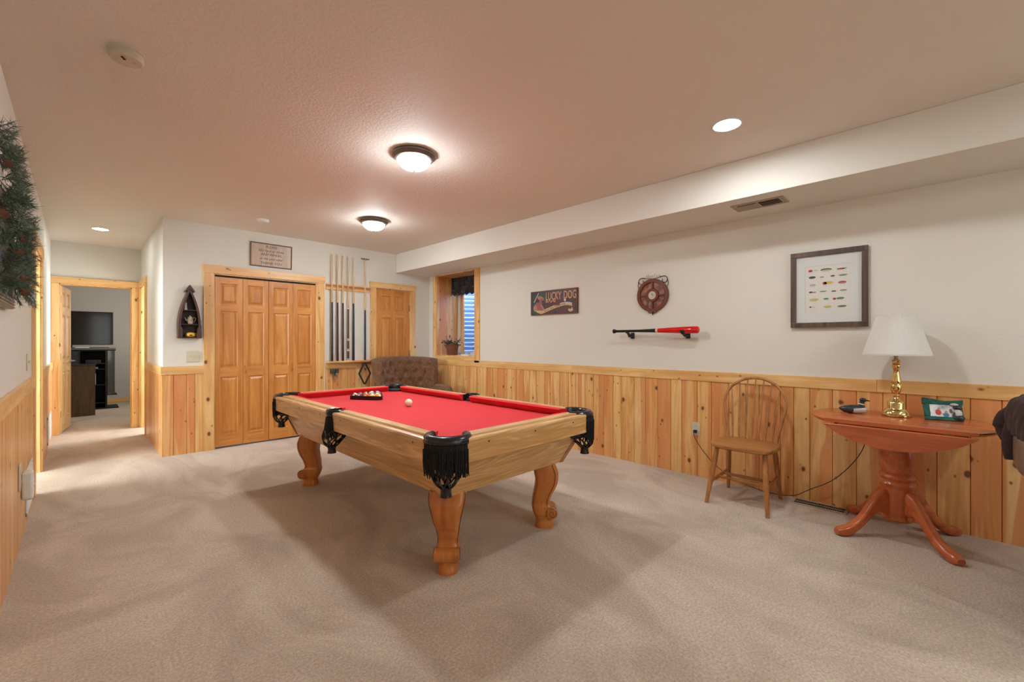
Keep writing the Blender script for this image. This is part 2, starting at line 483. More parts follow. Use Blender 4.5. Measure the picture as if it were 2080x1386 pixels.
# ---------------------------------------------------------------- door and window trim
def casing(name, a0, a1, z, wd, axis, plane, sgn, head=0.088, over=0.012, jamb=0.13, z0=0.0, tail=None):
    """flat casing round an opening a0..a1 on a wall plane; sgn = side the casing stands out to"""
    def bx(m, u0, u1, o0, o1, z0_, z1_, t=None):
        o0, o1 = plane + sgn * o0, plane + sgn * o1
        lo, hi = min(o0, o1), max(o0, o1)
        if axis == 'x': m.box(u0, u1, lo, hi, z0_, z1_, 0, t)
        else: m.box(lo, hi, u0, u1, z0_, z1_, 0, t)
    root = MB()
    bx(root, a0 - wd, a0, 0, 0.020, z0, z)
    bx(root, a1, a1 + (wd if tail is None else tail), 0, 0.020, z0, z)
    o = struct(root.obj(name, trimw['z'], bev=0.002))
    h = MB()
    b1 = a1 + (wd + over if tail is None else tail)
    lo, hi = plane, plane + sgn * 0.025
    pol = [(a0 - wd - 0.004, z), (b1 - (over - 0.004), z), (b1, z + head), (a0 - wd - over, z + head)]
    h.prism(pol, 'y' if axis == 'x' else 'x', lo, hi)
    h.obj('head_board', trimw[axis], o, bev=0.002)
    j = MB()
    bx(j, a0 - 0.001, a0 + 0.012, -jamb, 0.004, z0, z)
    bx(j, a1 - 0.012, a1 + 0.001, -jamb, 0.004, z0, z)
    bx(j, a0, a1, -jamb, 0.004, z - 0.012, z + 0.001)
    j.obj('jamb', trimw['z'], o)
    return o
casing('trim_1', CX0, CX1, CZ, 0.094, 'x', D, -1)
casing('trim_2', DX0, DX1, DZ, 0.086, 'x', D, -1, head=0.082)
casing('trim_3', EX0, EX1, EZ, 0.072, 'x', HY, -1, head=0.085, tail=0.080, over=0.0)
casing('trim_4', SY0, SY1, SZ, 0.100, 'y', HX, -1, head=0.085, tail=0.075, over=0.0)
casing('trim_5', OY0, OY1, OZ, 0.098, 'y', L, 1, head=0.085)

# ---------------------------------------------------------------- doors
hingem = plain('hinge_metal', (0.20,0.15,0.09), 0.4, 0.9)
hinges = plain('hinge_grey', (0.30,0.29,0.27), 0.4, 0.8)
def leaf(x0, x1, z0, z1, th, cols, rows, stile, rails):
    """panelled leaf facing -y, front face at y=0; rows: list of (z0,z1) of the panels; cols: list of (x0,x1)"""
    m = MB()
    t0 = (random.random(), random.random())
    def T(): return (random.random(), min(1, max(0, t0[1] + random.uniform(-0.2, 0.2))))
    m.box(x0, x1, 0.010, th, z0, z1, 0, T())
    xs = [x0] + [v for c in cols for v in c] + [x1]
    for i in range(0, len(xs), 2): m.box(xs[i], xs[i + 1], 0, 0.012, z0, z1, 0, T())
    zs = [z0] + [v for r_ in rows for v in r_] + [z1]
    for (a, b) in cols:
        for i in range(0, len(zs), 2): m.box(a, b, 0, 0.012, zs[i], zs[i + 1], 1, T())
        for (c, d) in rows:
            t = T()
            for (p, q) in ((0.0, 0.010),):
                # bead around the panel
                m.add([(a,0,c),(b,0,c),(b,0,d),(a,0,d),(a+.008,.009,c+.008),(b-.008,.009,c+.008),(b-.008,.009,d-.008),(a+.008,.009,d-.008)],
                      [(0,1,5,4),(1,2,6,5),(2,3,7,6),(3,0,4,7)], 0, t)
            m.frus(a + 0.014, b - 0.014, c + 0.014, d - 0.014, 0.010, 0.001, 0.022, 0, t)
    return m
def closet():
    root = bpy.data.objects.new('door_1', None); COL.objects.link(root); root.location = (CX0, D, 0); struct(root)
    x = 0.014; w = (CX1 - CX0 - 0.028) / 4
    for i in range(4):
        a, b = x + i * w + 0.0015, x + (i + 1) * w - 0.0015
        if i == 1: b -= 0.002
        m = leaf(a, b, 0.018, 1.925, 0.034, [(a + 0.050, b - 0.050)],
                 [(0.13 + 0.018, 0.80), (0.905, 1.545), (1.625, 1.855)], 0.05, None)
        m.xf(Matrix.Translation((0, 0.004, 0)))
        lf = m.obj('door_leaf', [doorw['z'], doorw['x']], root)
        if i in (1, 2):
            hx = a + 0.018 if i == 1 else b - 0.014
            h = MB()
            h.tube([(hx, 0.004, 0.83), (hx, -0.022, 0.845), (hx, -0.026, 0.875), (hx, -0.022, 0.905), (hx, 0.004, 0.92)], [0.007, 0.006, 0.008, 0.006, 0.007], 8)
            tag(h.obj('handle', brass, lf, smooth=40), 'brass pull handle')
    MB().box(0.012, CX1 - CX0 - 0.012, 0.004, 0.04, 1.93, 1.945).obj('track', dark, root)
closet()
def sixpanel():
    root = bpy.data.objects.new('door_2', None); COL.objects.link(root); root.location = (DX0, D, 0); struct(root)
    w = DX1 - DX0
    m = leaf(0.014, w - 0.014, 0.015, DZ - 0.016, 0.034, [(0.10, 0.245), (0.32, w - 0.10)],
             [(0.20, 0.78), (0.93, 1.545), (1.655, 1.865)], 0.1, None)
    m.xf(Matrix.Translation((0, 0.006, 0)))
    lf = m.obj('door_leaf', [doorw['z'], doorw['x']], root)
    for z in (0.25, 1.02, 1.70):
        MB().lathe([(0.006, z - 0.045), (0.006, z + 0.045)], 8, (w - 0.014, -0.002, 0)).obj('hinge', hingem, root, smooth=40)
sixpanel()
def halldoor():
    # opens into the far room, hinged on the left jamb, seen nearly edge on
    root = bpy.data.objects.new('door_3', None); COL.objects.link(root); root.location = (EX0 + 0.012, HY + 0.09, 0); struct(root)
    root.rotation_euler = (0, 0, R(82.5))
    w = 0.665
    m = leaf(0.0, w, 0.015, EZ - 0.018, 0.036, [(0.11, 0.285), (0.38, 0.555)], [(0.20, 0.80), (0.97, 1.55), (1.66, 1.85)], 0.1, None)
    lf = m.obj('door_leaf', [trimw['z'], trimw['x']], root)
    # far face gets the same stiles
    for z in (0.25, 1.00, 1.75):
        MB().box(-0.006, 0.004, -0.004, 0.034, z - 0.045, z + 0.045).obj('hinge', hinges, root)
    h = MB()
    h.lathe([(0.028, 0), (0.026, -0.012), (0.012, -0.014), (0.010, -0.045)], 14, (w - 0.07, 0, 0.93), axis='y')
    h.tube([(w - 0.07, -0.045, 0.93), (w - 0.11, -0.050, 0.932), (w - 0.18, -0.048, 0.928)], [0.010, 0.009, 0.006], 8)
    tag(h.obj('handle', steel, lf, smooth=40), 'steel lever handle')
halldoor()

# ---------------------------------------------------------------- window
def window():
    fr = MB()
    # casing on the wall: sides and bottom (the top meets the soffit)
    fr.box(W - 0.020, W, WY0 - 0.105, WY0, 0.905, ZS - 0.001)
    fr.box(W - 0.020, W, WY1, WY1 + 0.075, 0.905, ZS - 0.001)
    root = struct(fr.obj('window_1', trimw['z'], bev=0.002))
    b = MB().box(W - 0.021, W, WY0, WY1, 0.905, WZ0)
    b.obj('apron_board', trimw['y'], root, bev=0.002)
    r = MB()
    r.box(W - 0.002, W + 0.44, WY1 - 0.014, WY1, WZ0, WZ1).box(W - 0.002, W + 0.44, WY0, WY0 + 0.014, WZ0, WZ1)
    r.obj('reveal', pine['z'], root)
    r = MB().box(W - 0.004, W + 0.44, WY0, WY1, WZ0 - 0.010, WZ0 + 0.008).box(W - 0.002, W + 0.44, WY0, WY1, WZ1 - 0.012, WZ1)
    r.obj('window_sill', pine['x'], root)
    xo = W + 0.40
    f = MB(); v = plain('vinyl_frame', (0.62,0.62,0.60), 0.35)
    f.box(xo, xo + 0.05, WY0 + 0.014, WY0 + 0.055, WZ0 + 0.008, WZ1 - 0.012)
    f.box(xo, xo + 0.05, WY1 - 0.075, WY1 - 0.014, WZ0 + 0.008, WZ1 - 0.012)
    f.box(xo, xo + 0.05, WY0 + 0.05, WY1 - 0.05, WZ0 + 0.008, WZ0 + 0.05)
    f.box(xo, xo + 0.05, WY0 + 0.05, WY1 - 0.05, WZ1 - 0.05, WZ1 - 0.012)
    f.obj('window_frame', v, root, bev=0.003)
    MB().box(xo + 0.01, xo + 0.04, WY1 - 0.135, WY1 - 0.075, WZ0 + 0.05, WZ1 - 0.05).obj('sash', pine['z'], root)
    g = G('window_glass')
    gm = g.out((1,1,1), 0.0, Transmission_Weight=1.0, IOR=1.01, Specular_IOR_Level=0.5)
    MB().box(xo + 0.02, xo + 0.024, WY0 + 0.05, WY1 - 0.05, WZ0 + 0.05, WZ1 - 0.05).obj('pane', gm, root)
window()
# corrugated window well outside
wellm = plain('well_steel', (0.62,0.70,0.86), 0.45, 0.0, var=0.02)
rows = []
nz = 140
for i in range(nz + 1):
    z = 0.7 + 1.75 * i / nz
    off = 0.030 * math.sin(2 * PI * (z) / 0.0705)
    row = []
    for j in range(25):
        a = PI * j / 24
        row.append((W + WT + 0.02 + (0.62 + off) * math.sin(a), 5.07 + (0.78 + off) * math.cos(a), z))
    rows.append(row)
o = MB().sheet(rows).obj('window_well', wellm, None, smooth=60, solid=0.003)
tag(o, 'corrugated metal window well curving outside the small window', 'window well')
tag(MB().box(W + WT, W + 1.6, 4.0, 6.2, 0.45, 0.69).obj('gravel_bed', plain('gravel', (0.06,0.06,0.06), 0.9, bump=0.8, bs=60)), 'gravel bed at the bottom of the window well', 'gravel', kind='stuff')
# ---------------------------------------------------------------- ceiling fittings
def dome(x, y, label):
    t = thing('ceiling_light', label, 'ceiling light', (x, y, H), 0, 'flush dome ceiling lights')
    MB().lathe([(0.139,0.0),(0.148,-0.011),(0.146,-0.020),(0.133,-0.031),(0.128,-0.040),(0.115,-0.044),(0.108,-0.036),(0.09,-0.02)], 48).obj('rim', bronze, t, smooth=35)
    pr = [(0.113,-0.040)]
    for i in range(1, 11):
        a = PI / 2 * i / 10
        pr.append((max(0.113 * math.cos(a), 0.004), -0.040 - 0.068 * math.sin(a)))
    MB().lathe(pr, 40).obj('glass_dome', domem, t, smooth=60)
    MB().lathe([(0.004,-0.106),(0.011,-0.109),(0.011,-0.113),(0.006,-0.119),(0.002,-0.121)], 14).obj('finial', bronze, t, smooth=40)
dome(1.625, 2.575, 'flush dome light on the ceiling over the pool table, nearest the camera')
dome(2.21, 4.28, 'flush dome light on the ceiling nearer the closet and cue rack')
def can(x, y, label, r=0.072, lens=None):
    t = thing('recessed_light', label, 'recessed light', (x, y, H), 0, 'round recessed ceiling lights')
    MB().lathe([(r*0.92,0.0),(r*1.12,0.0),(r*1.12,-0.004),(r*1.04,-0.007),(r*0.94,-0.004),(r*0.92,0.0)], 40, caps=False).obj('trim_ring', white, t, smooth=40)
    MB().lathe([(r*0.92,-0.003),(r*0.6,-0.0045),(0.002,-0.005)], 36)  .obj('lens', lens or canm, t, smooth=40)
can(2.715, 0.905, 'lit round recessed light in the ceiling near the soffit grille')
can(0.168, 6.82, 'lit round recessed light in the hall ceiling at far left', lens=canh)
can(2.80, -1.30, 'rearmost round recessed light in the ceiling by the soffit')
can(1.35, -1.75, 'rearmost round recessed light in the ceiling away from the soffit')

t = thing('smoke_detector', 'round smoke detector on the ceiling at the upper left', 'smoke detector', (0.147, 2.575, H), 0)
MB().lathe([(0.066,0),(0.066,-0.008),(0.061,-0.010),(0.061,-0.030),(0.055,-0.038),(0.002,-0.040)], 36).obj('housing', smokep, t, smooth=35)
s = MB().box(-0.035,-0.010,-0.004,0.004,-0.0415,-0.0395); s.xf(Matrix.Rotation(R(60),4,'Z')); s.obj('sounder_slot', dark, t)
s = MB().box(0.020,0.034,-0.006,0.000,-0.0405,-0.038).obj('test_button', beige, t)
t = thing('smoke_detector', 'small white smoke detector on the ceiling before the closet', 'smoke detector', (1.37, 5.09, H), 0)
MB().lathe([(0.058,0),(0.058,-0.010),(0.052,-0.028),(0.040,-0.034),(0.002,-0.035)], 30).obj('housing', white, t, smooth=35)
MB().disc((0.02,0.02,-0.0352),0.006,10,nrm='z').obj('indicator', dark, t)

# soffit grille, underside of the soffit
t = thing('air_grille', 'beige supply grille in the underside of the soffit', 'air vent', (3.54, 0.955, ZS), 0)
m = MB(); m.box(-0.085,0.085,-0.165,0.165,-0.004,0.0)
m.box(-0.092,0.092,-0.172,-0.160,-0.006,-0.0).box(-0.092,0.092,0.160,0.172,-0.006,0).box(-0.092,-0.080,-0.16,0.16,-0.006,0).box(0.080,0.092,-0.16,0.16,-0.006,0)
m.obj('frame', beige, t, bev=0.0015)
MB().box(-0.060,0.060,-0.135,-0.010,-0.0045,-0.0035).box(-0.060,0.060,0.010,0.135,-0.0045,-0.0035).obj('opening', dark, t)
m = MB()
for k in range(11):
    for s0, ang in ((-0.130, 55), (0.014, -35)):
        y = s0 + k * 0.0118
        q = m.mark(); m.box(-0.060,0.060,-0.0065,0.0065,-0.0008,0.0008)
        m.xf(Matrix.Translation((0,y,-0.009)) @ Matrix.Rotation(R(ang),4,'X'), q)
m.obj('louvre', beige, t)

# floor register
t = thing('floor_register', 'brown metal floor register at the wall between chair and table', 'air vent', (3.805, 0.635, 0.0), 0)
m = MB(); m.box(-0.065,-0.048,-0.17,0.17,0,0.007).box(0.048,0.065,-0.17,0.17,0,0.007).box(-0.05,0.05,-0.17,-0.150,0,0.007).box(-0.05,0.05,0.150,0.17,0,0.007).box(-0.004,0.004,-0.15,0.15,0,0.006)
m.obj('frame', beige, t, bev=0.002)
MB().box(-0.05,0.05,-0.15,0.15,0,0.002).obj('opening', dark, t)
m = MB()
for k in range(24): m.box(-0.048,0.048,-0.148+k*0.0127,-0.143+k*0.0127,0.002,0.0055)
m.obj('bars', ventm, t)

# ---------------------------------------------------------------- wall plates on the right, back and left walls
def wallthing(name, label, cat, wall, u, z, group=None, stand=0.0):
    if wall == 'right': return thing(name, label, cat, (W - stand, u, z), -90, group)
    if wall == 'left': return thing(name, label, cat, (L + stand, u, z), 90, group)
    return thing(name, label, cat, (u, D - stand, z), 0, group)
def plate(t, w, h, mt): return MB().box(-w/2, w/2, -0.006, 0, -h/2, h/2).obj('plate', mt, t, bev=0.002)
t = wallthing('wall_outlet', 'almond outlet on the wainscot left of the bow back chair', 'outlet', 'right', 1.555, 0.422, stand=0.013)
plate(t, 0.072, 0.118, offw)
for z in (0.022, -0.022):
    s = MB().lathe([(0.0165,-0.006),(0.0165,-0.008),(0.001,-0.008)], 20, (0,0,0), axis='y')
    s.xf(Matrix.Translation((0,0,z))); k = s.mark()
    s.box(-0.008,-0.006,-0.0086,-0.0078,z-0.004,z+0.007,1).box(0.005,0.007,-0.0086,-0.0078,z-0.003,z+0.006,1)
    s.obj('socket', [offw, dark], t, smooth=40)
t = wallthing('light_switch', 'almond double switch plate under the boat shaped shelf', 'light switch', 'back', 0.862, 1.038)
plate(t, 0.116, 0.118, offw)
for x in (-0.023, 0.023):
    MB().box(x-0.005, x+0.005, -0.016, -0.005, -0.004, 0.012).obj('toggle', offw, t, bev=0.001)
t = wallthing('light_switch', 'almond switch plate on the left wall before the opening', 'light switch', 'left', 4.50, 1.055)
plate(t, 0.076, 0.118, offw); MB().box(-0.005,0.005,-0.016,-0.005,-0.004,0.012).obj('toggle', offw, t, bev=0.001)
t = wallthing('thermostat', 'white thermostat on the left wall beside the pine garland', 'thermostat', 'left', 4.82, 1.53)
MB().box(-0.06,0.06,-0.028,0,-0.05,0.05).obj('cover', white, t, bev=0.004)
MB().box(-0.03,0.03,-0.0295,-0.0275,0.0,0.03).obj('display', plain('lcd_grey', (0.2,0.22,0.2), 0.2), t)
t = wallthing('wall_outlet', 'almond outlet low on the left wall in front', 'outlet', 'left', 3.77, 0.415, stand=0.013)
plate(t, 0.075, 0.150, offw)
for z in (0.028,-0.028): MB().box(-0.012,0.012,-0.0085,-0.006,z-0.016,z+0.016).obj('socket', offw, t, bev=0.003)
t = wallthing('air_freshener', 'white plug in box low on the left wall by the vent', 'air freshener', 'left', 3.93, 0.33, stand=0.013)
MB().box(-0.045,0.045,-0.050,0,-0.085,0.085).obj('housing', white, t, bev=0.015, seg=4)
MB().box(-0.03,0.03,-0.052,-0.05,-0.01,0.0).obj('slot', offw, t)
def wvent(u, z, w, h, label):
    t = wallthing('return_air_grille', label, 'air vent', 'left', u, z, 'white return air grilles', stand=0.013)
    m = MB(); m.box(-w/2,w/2,-0.007,0,-h/2,-h/2+0.025).box(-w/2,w/2,-0.007,0,h/2-0.025,h/2).box(-w/2,-w/2+0.025,-0.007,0,-h/2,h/2).box(w/2-0.025,w/2,-0.007,0,-h/2,h/2)
    m.obj('frame', white, t, bev=0.002)
    m = MB(); n = int((h-0.05)/0.018)
    for k in range(n):
        q = m.mark(); m.box(-w/2+0.02,w/2-0.02,-0.001,0.001,-0.009,0.009)
        m.xf(Matrix.Translation((0,-0.004,-h/2+0.034+k*(h-0.05)/n)) @ Matrix.Rotation(R(-35),4,'X'), q)
    m.obj('slats', white, t)
wvent(4.44, 0.215, 0.50, 0.30, 'white return air grille low on the left wall nearest the camera')
wvent(7.18, 0.225, 0.70, 0.30, 'white return air grille low on the hall left wall near the far door')
t = wallthing('wall_outlet', 'almond outlet low on the hall left wall', 'outlet', 'left', 6.33, 0.40, stand=0.013)
plate(t, 0.075, 0.12, offw)
for z in (0.022,-0.022): MB().box(-0.012,0.012,-0.0085,-0.006,z-0.014,z+0.014).obj('socket', offw, t)

# ---------------------------------------------------------------- text helper
def text(body, name, size, mt, parent, loc, ext=0.0008, sx=1.0, align='CENTER', rz=0, bold=0.0):
    c = bpy.data.curves.new(name, 'FONT'); c.body = body; c.size = size; c.extrude = ext; c.offset = bold
    c.align_x = align; c.align_y = 'CENTER'; c.resolution_u = 3
    o = bpy.data.objects.new(name, c); COL.objects.link(o)
    dg = bpy.context.evaluated_depsgraph_get(); dg.update()
    me = bpy.data.meshes.new_from_object(o.evaluated_get(dg))
    bpy.data.objects.remove(o, do_unlink=True)
    me.materials.clear(); me.materials.append(mt)
    me.transform(Matrix.Translation(loc) @ Matrix.Rotation(R(90), 4, 'X') @ Matrix.Rotation(R(rz), 4, 'Z') @ Matrix.Diagonal((sx, 1, 1, 1)))
    o = bpy.data.objects.new(name, me); COL.objects.link(o); o.parent = parent
    return o
ink = plain('sign_ink', (0.09,0.05,0.04), 0.7)

# sign over the closet
t = thing('wooden_sign', 'framed whitewashed sign about the pool table above the closet', 'sign', (1.632, D, 2.232), 0)
t.rotation_euler = (R(3), 0, 0)
w2, h2 = 0.229, 0.141
m = MB().box(-w2+0.01,w2-0.01,-0.012,0,-h2+0.01,h2-0.01).obj('board', signw, t)
m = MB(); m.box(-w2,w2,-0.022,0,h2-0.012,h2).box(-w2,w2,-0.022,0,-h2,-h2+0.012).box(-w2,-w2+0.012,-0.022,0,-h2+0.012,h2-0.012).box(w2-0.012,w2,-0.022,0,-h2+0.012,h2-0.012)
m.obj('frame', plain('sign_frame', (0.12,0.075,0.035), 0.5), t, bev=0.001)
for i, (s_, z, sz, k) in enumerate((('PLEASE', 0.098, 0.040, 1.0), ('NO food or drinks', 0.052, 0.042, 0.85), ('ANYWHERE', 0.006, 0.042, 1.0), ('on the pool table!', -0.042, 0.040, 0.88), ('THANK YOU', -0.094, 0.040, 1.0))):
    text(s_, 'lettering', sz, ink, t, (0, -0.0125, z), sx=k)

# ---------------------------------------------------------------- boat shelf with its three ornaments
t = thing('boat_shelf', 'dark wooden shelf shaped like an upright boat beside the closet', 'shelf', (0.826, D, 1.235), 0)
def bw(z):   # half width at height z of 0..0.53
    u = z / 0.53
    return 0.100 * (1 - max(0, (u - 0.25) / 0.75) ** 1.9) + 0.004 - 0.010 * max(0, 0.25 - u)
zs = [0.53 * i / 24 for i in range(25)]
outer = [(bw(z), z) for z in zs]
m = MB()
for sg in (-1, 1):
    rings = []
    for w_, z in outer:
        a, b = sg * w_, sg * max(w_ - 0.022, 0.0)
        rings.append([(a, 0, z), (a * 0.93, -0.085, z), (b * 0.93, -0.085, z), (b, 0, z)])
    m.loft(rings)
m.obj('hull_sides', darkw, t)
m = MB(); m.loft([[(-w_ + 0.004, -0.006, z), (w_ - 0.004, -0.006, z), (w_ - 0.004, 0, z), (-w_ + 0.004, 0, z)] for w_, z in outer]); m.obj('back_panel', plain('shelf_inside', (0.018,0.013,0.010), 0.6), t)
for z in (0.012, 0.150, 0.300):
    w_ = bw(z) * 0.95 - 0.01
    MB().box(-w_, w_, -0.078, -0.004, z - 0.006, z).obj('shelf_board', darkw, t)
MB().prism([(-0.046,0.495),(0.0,0.567),(0.046,0.495),(0.038,0.488),(0.0,0.520),(-0.038,0.488)], 'y', -0.095, 0).obj('prow_cap', darkw, t, bev=0.002)
MB().prism([(-0.102,0),(-0.062,0),(-0.062,0.10),(-0.085,0.14),(-0.10,0.14)], 'y', -0.090, -0.070).obj('transom', darkw, t, bev=0.002)
MB().prism([(0.102,0),(0.062,0),(0.062,0.10),(0.085,0.14),(0.10,0.14)], 'y', -0.090, -0.070).obj('transom', darkw, t)
orn = thing('lighthouse_figurine', 'tiny white lighthouse figurine on the top shelf of the boat', 'figurine', (0.795, D - 0.045, 1.535), 0)
MB().lathe([(0.017,0),(0.017,0.006),(0.015,0.008),(0.010,0.066),(0.013,0.068),(0.013,0.072),(0.002,0.072)], 16).obj('tower', plain('figurine_white', (0.55,0.50,0.46), 0.4), orn, smooth=40)
MB().lathe([(0.007,0.072),(0.007,0.084),(0.009,0.084),(0.001,0.096)], 12).obj('lantern_roof', plain('figurine_dark', (0.06,0.05,0.05), 0.4), orn, smooth=40)
orn = thing('ceramic_creamer', 'small patterned cream coloured pitcher on the middle boat shelf', 'pitcher', (0.832, D - 0.045, 1.385), 0)
cc = fabric('speckled_ceramic', (0.25,0.17,0.10), (0.62,0.55,0.44), 60, 0.1, 0)
MB().lathe([(0.020,0),(0.024,0.012),(0.030,0.034),(0.028,0.052),(0.020,0.066),(0.022,0.078),(0.006,0.080),(0.009,0.088),(0.002,0.092)], 20).obj('body', cc, orn, smooth=40)
MB().tube([(-0.020,0,0.03),(-0.036,0,0.045),(-0.044,0,0.068)], [0.009,0.007,0.004], 8).obj('spout', cc, orn, smooth=50)
MB().tube([(0.022,0,0.020),(0.036,0,0.022),(0.046,0,0.042),(0.050,0,0.064),(0.036,0,0.072),(0.022,0,0.066)], 0.004, 8).obj('handle', cc, orn, smooth=50)
orn = thing('yellow_ornament', 'squat yellow pot with a dark mark on the lowest boat shelf', 'pot', (0.834, D - 0.045, 1.247), 0)
MB().lathe([(0.028,0),(0.042,0.010),(0.046,0.026),(0.040,0.044),(0.026,0.050),(0.002,0.052)], 24).obj('body', plain('yellow_glaze', (0.75,0.42,0.03), 0.25), orn, smooth=40)
MB().tube([(0.040,0,0.040),(0.056,0,0.036),(0.054,0,0.014),(0.042,0,0.012)], 0.005, 8).obj('handle', plain('handle_glaze', (0.55,0.42,0.20), 0.3), orn, smooth=40)
MB().box(-0.012,0.012,-0.048,-0.044,0.012,0.026).obj('dark_mark', plain('mark_brown', (0.12,0.05,0.01), 0.5), orn, bev=0.002)

# ---------------------------------------------------------------- cue rack, cues and the things under it
t = thing('cue_rack', 'pine cue rack with a ledge and notched rail between the doors', 'cue rack', (2.588, D, 0.92), 0)
MB().box(-0.308, 0.308, -0.105, -0.021, 0.0, 0.022).obj('ledge', pine['x'], t, bev=0.002)
MB().box(-0.308, 0.300, -0.020, 0.0, 0.965, 1.038).obj('upper_rail', pine['x'], t, bev=0.002)
m = MB(); m.box(-0.308, 0.300, -0.054, -0.020, 1.022, 1.038)
m.obj('notched_strip', pine['x'], t, bev=0.002)
tipm = plain('cue_ferrule', (0.75,0.72,0.62), 0.4); shaft = wood('cue_maple', 'z', ((0.72,0.50,0.28),(0.62,0.40,0.20),(0.52,0.32,0.15)), False, rough=0.25, rings=0.2, gs=3)
butts = [('near black', (0.018,0.012,0.011)), ('dark maroon', (0.050,0.012,0.013)), ('maroon', (0.060,0.012,0.016)), ('carved brown', (0.085,0.035,0.015)), ('black', (0.008,0.009,0.014))]
cx = [2.337, 2.410, 2.482, 2.555, 2.628]
ctop = [2.357, 2.360, 2.358, 2.349, 2.350]; csw = [1.716, 1.714, 1.713, 1.672, 1.716]
lab = ['pool cue with a near black butt, leftmost in the cue rack', 'pool cue with a dark maroon butt, second from the left in the rack', 'pool cue with a reddish maroon butt, in the middle of the rack', 'pool cue with a brown butt and white bands in the rack', 'pool cue with a solid black butt next to the bridge stick']
YC = D - 0.066
for i in range(5):
    z0 = 0.942; hb = csw[i] - z0; ht = ctop[i] - z0
    c = thing('pool_cue', lab[i], 'pool cue', (cx[i], YC, z0), 0, 'pool cues standing in the wall rack')
    MB().lathe([(0.0145,0),(0.0155,0.01),(0.0135,hb*0.6),(0.0112,hb)], 14).obj('butt', plain('butt_%s' % butts[i][0].replace(' ', '_'), butts[i][1], 0.25), c, smooth=50)
    MB().lathe([(0.0110,hb),(0.0085,ht-0.3),(0.0068,ht-0.03),(0.0068,ht-0.012)], 12).obj('shaft', shaft, c, smooth=50)
    MB().lathe([(0.0068,ht-0.012),(0.0062,ht-0.004),(0.003,ht)], 10).obj('tip', tipm, c, smooth=50)
    if i == 3:
        for zz in (0.0, 0.13, 0.27, hb - 0.035):
            MB().lathe([(0.0160,zz),(0.0160,zz+0.012)], 14).lathe([(0.0156,zz+0.02),(0.0156,zz+0.028)], 14).obj('white_band', tipm, c, smooth=50)
c = thing('bridge_stick', 'mechanical bridge stick with a crosspiece at the right end of rack', 'bridge stick', (2.795, YC, 0.942), 0)
MB().lathe([(0.014,0),(0.0135,0.4),(0.0115,0.69)], 14).obj('butt', plain('bridge_butt', (0.012,0.013,0.022), 0.3), c, smooth=50)
MB().lathe([(0.0115,0.69),(0.009,1.395)], 12).obj('shaft', shaft, c, smooth=50)
m = MB().prism([(-0.062,1.398),(-0.055,1.412),(-0.035,1.404),(-0.018,1.412),(0,1.405),(0.018,1.412),(0.035,1.404),(0.055,1.412),(0.062,1.398),(0.03,1.392),(-0.03,1.392)], 'y', -0.008, 0.008)
m.obj('crosspiece', agedm, c, bev=0.001)
# hanging diamond rack
t = thing('diamond_rack', 'black diamond shaped ball rack hanging under the cue ledge', 'ball rack', (2.770, D - 0.105, 0.76), 0)
m = MB()
pts = [(0,0,0.150),(0.010,0,0.146),(0.085,0,0.008),(0.085,0,-0.008),(0.010,0,-0.146),(0,0,-0.150),(-0.010,0,-0.146),(-0.085,0,-0.008),(-0.085,0,0.008),(-0.010,0,0.146)]
inner = [(x*0.84, 0, z*0.88) for x, _, z in pts]
m.loft([[ (a[0],-0.018,a[2]),(a[0],0.018,a[2]),(b[0],0.018,b[2]),(b[0],-0.018,b[2])] for a, b in zip(pts, inner)], closed=True)
m.obj('frame', blackm, t, bev=0.002)
MB().tube([(0,0.0,0.128),(0,0.012,0.138),(0,0.07,0.140),(0,0.085,0.120)], 0.004, 8).obj('hook', agedm, t, smooth=50)
# small dark holder with dangling bits
t = thing('chalk_holder', 'small dark metal holder with dangling strings and orange bits', 'chalk holder', (2.385, D - 0.013, 0.78), 0)
m = MB(); m.box(-0.055,0.055,-0.030,0,0.0,0.055).lathe([(0.02,-0.05),(0.024,-0.03),(0.02,-0.025)], 12, (-0.025,0,0.03), axis='y').lathe([(0.02,-0.05),(0.024,-0.03),(0.02,-0.025)], 12, (0.028,0,0.02), axis='y').lathe([(0.016,-0.055),(0.02,-0.03),(0.016,-0.025)], 12, (0.0,0,-0.012), axis='y')
m.obj('bracket', plain('verdigris_metal', (0.06,0.065,0.05), 0.5, 0.4), t, bev=0.003)
for sg in (-1, 1): MB().tube([(sg*0.05,-0.01,0.053),(sg*0.062,-0.02,0.069),(sg*0.052,-0.03,0.075)], 0.003, 6).obj('hook', steel, t, smooth=50)
MB().lathe([(0.013,-0.058),(0.002,-0.060)], 14, (0.012,0,-0.008), axis='y').obj('metal_tip', steel, t, smooth=40)
m = MB()
for k in range(6):
    x = -0.03 + 0.013 * k
    m.tube([(x,-0.03,-0.02),(x+random.uniform(-0.01,0.01),-0.03,-0.06),(x+random.uniform(-0.015,0.02),-0.03,-0.09-0.012*k)], 0.0016, 5)
m.obj('strings', plain('olive_string', (0.12,0.11,0.06), 0.7), t)
m = MB(); m.ball((0.038,-0.03,-0.150),0.009,10,6); m.tube([(0.034,-0.03,-0.12),(0.045,-0.03,-0.165)],0.005,6); m.obj('orange_tassel', plain('orange_tassel', (0.55,0.12,0.03), 0.6), t, smooth=50)
# ---------------------------------------------------------------- pool table
PX, PY = 1.755, 2.795
A_, B_ = 0.620, 1.228          # half width, half length over the rails
ZT, ZB = 0.755, 0.703          # rail top, cloth bed
pt = thing('pool_table', 'red felt pool table with honey oak rails and scrolled legs', 'pool table', (PX, PY, 0), 0)
MB().box(-A_+0.085, A_-0.085, -B_+0.085, B_-0.085, ZB - 0.03, ZB).obj('cloth_bed', feltm, pt)
holem = plain('bolt_hole', (0.02,0.015,0.01), 0.5)

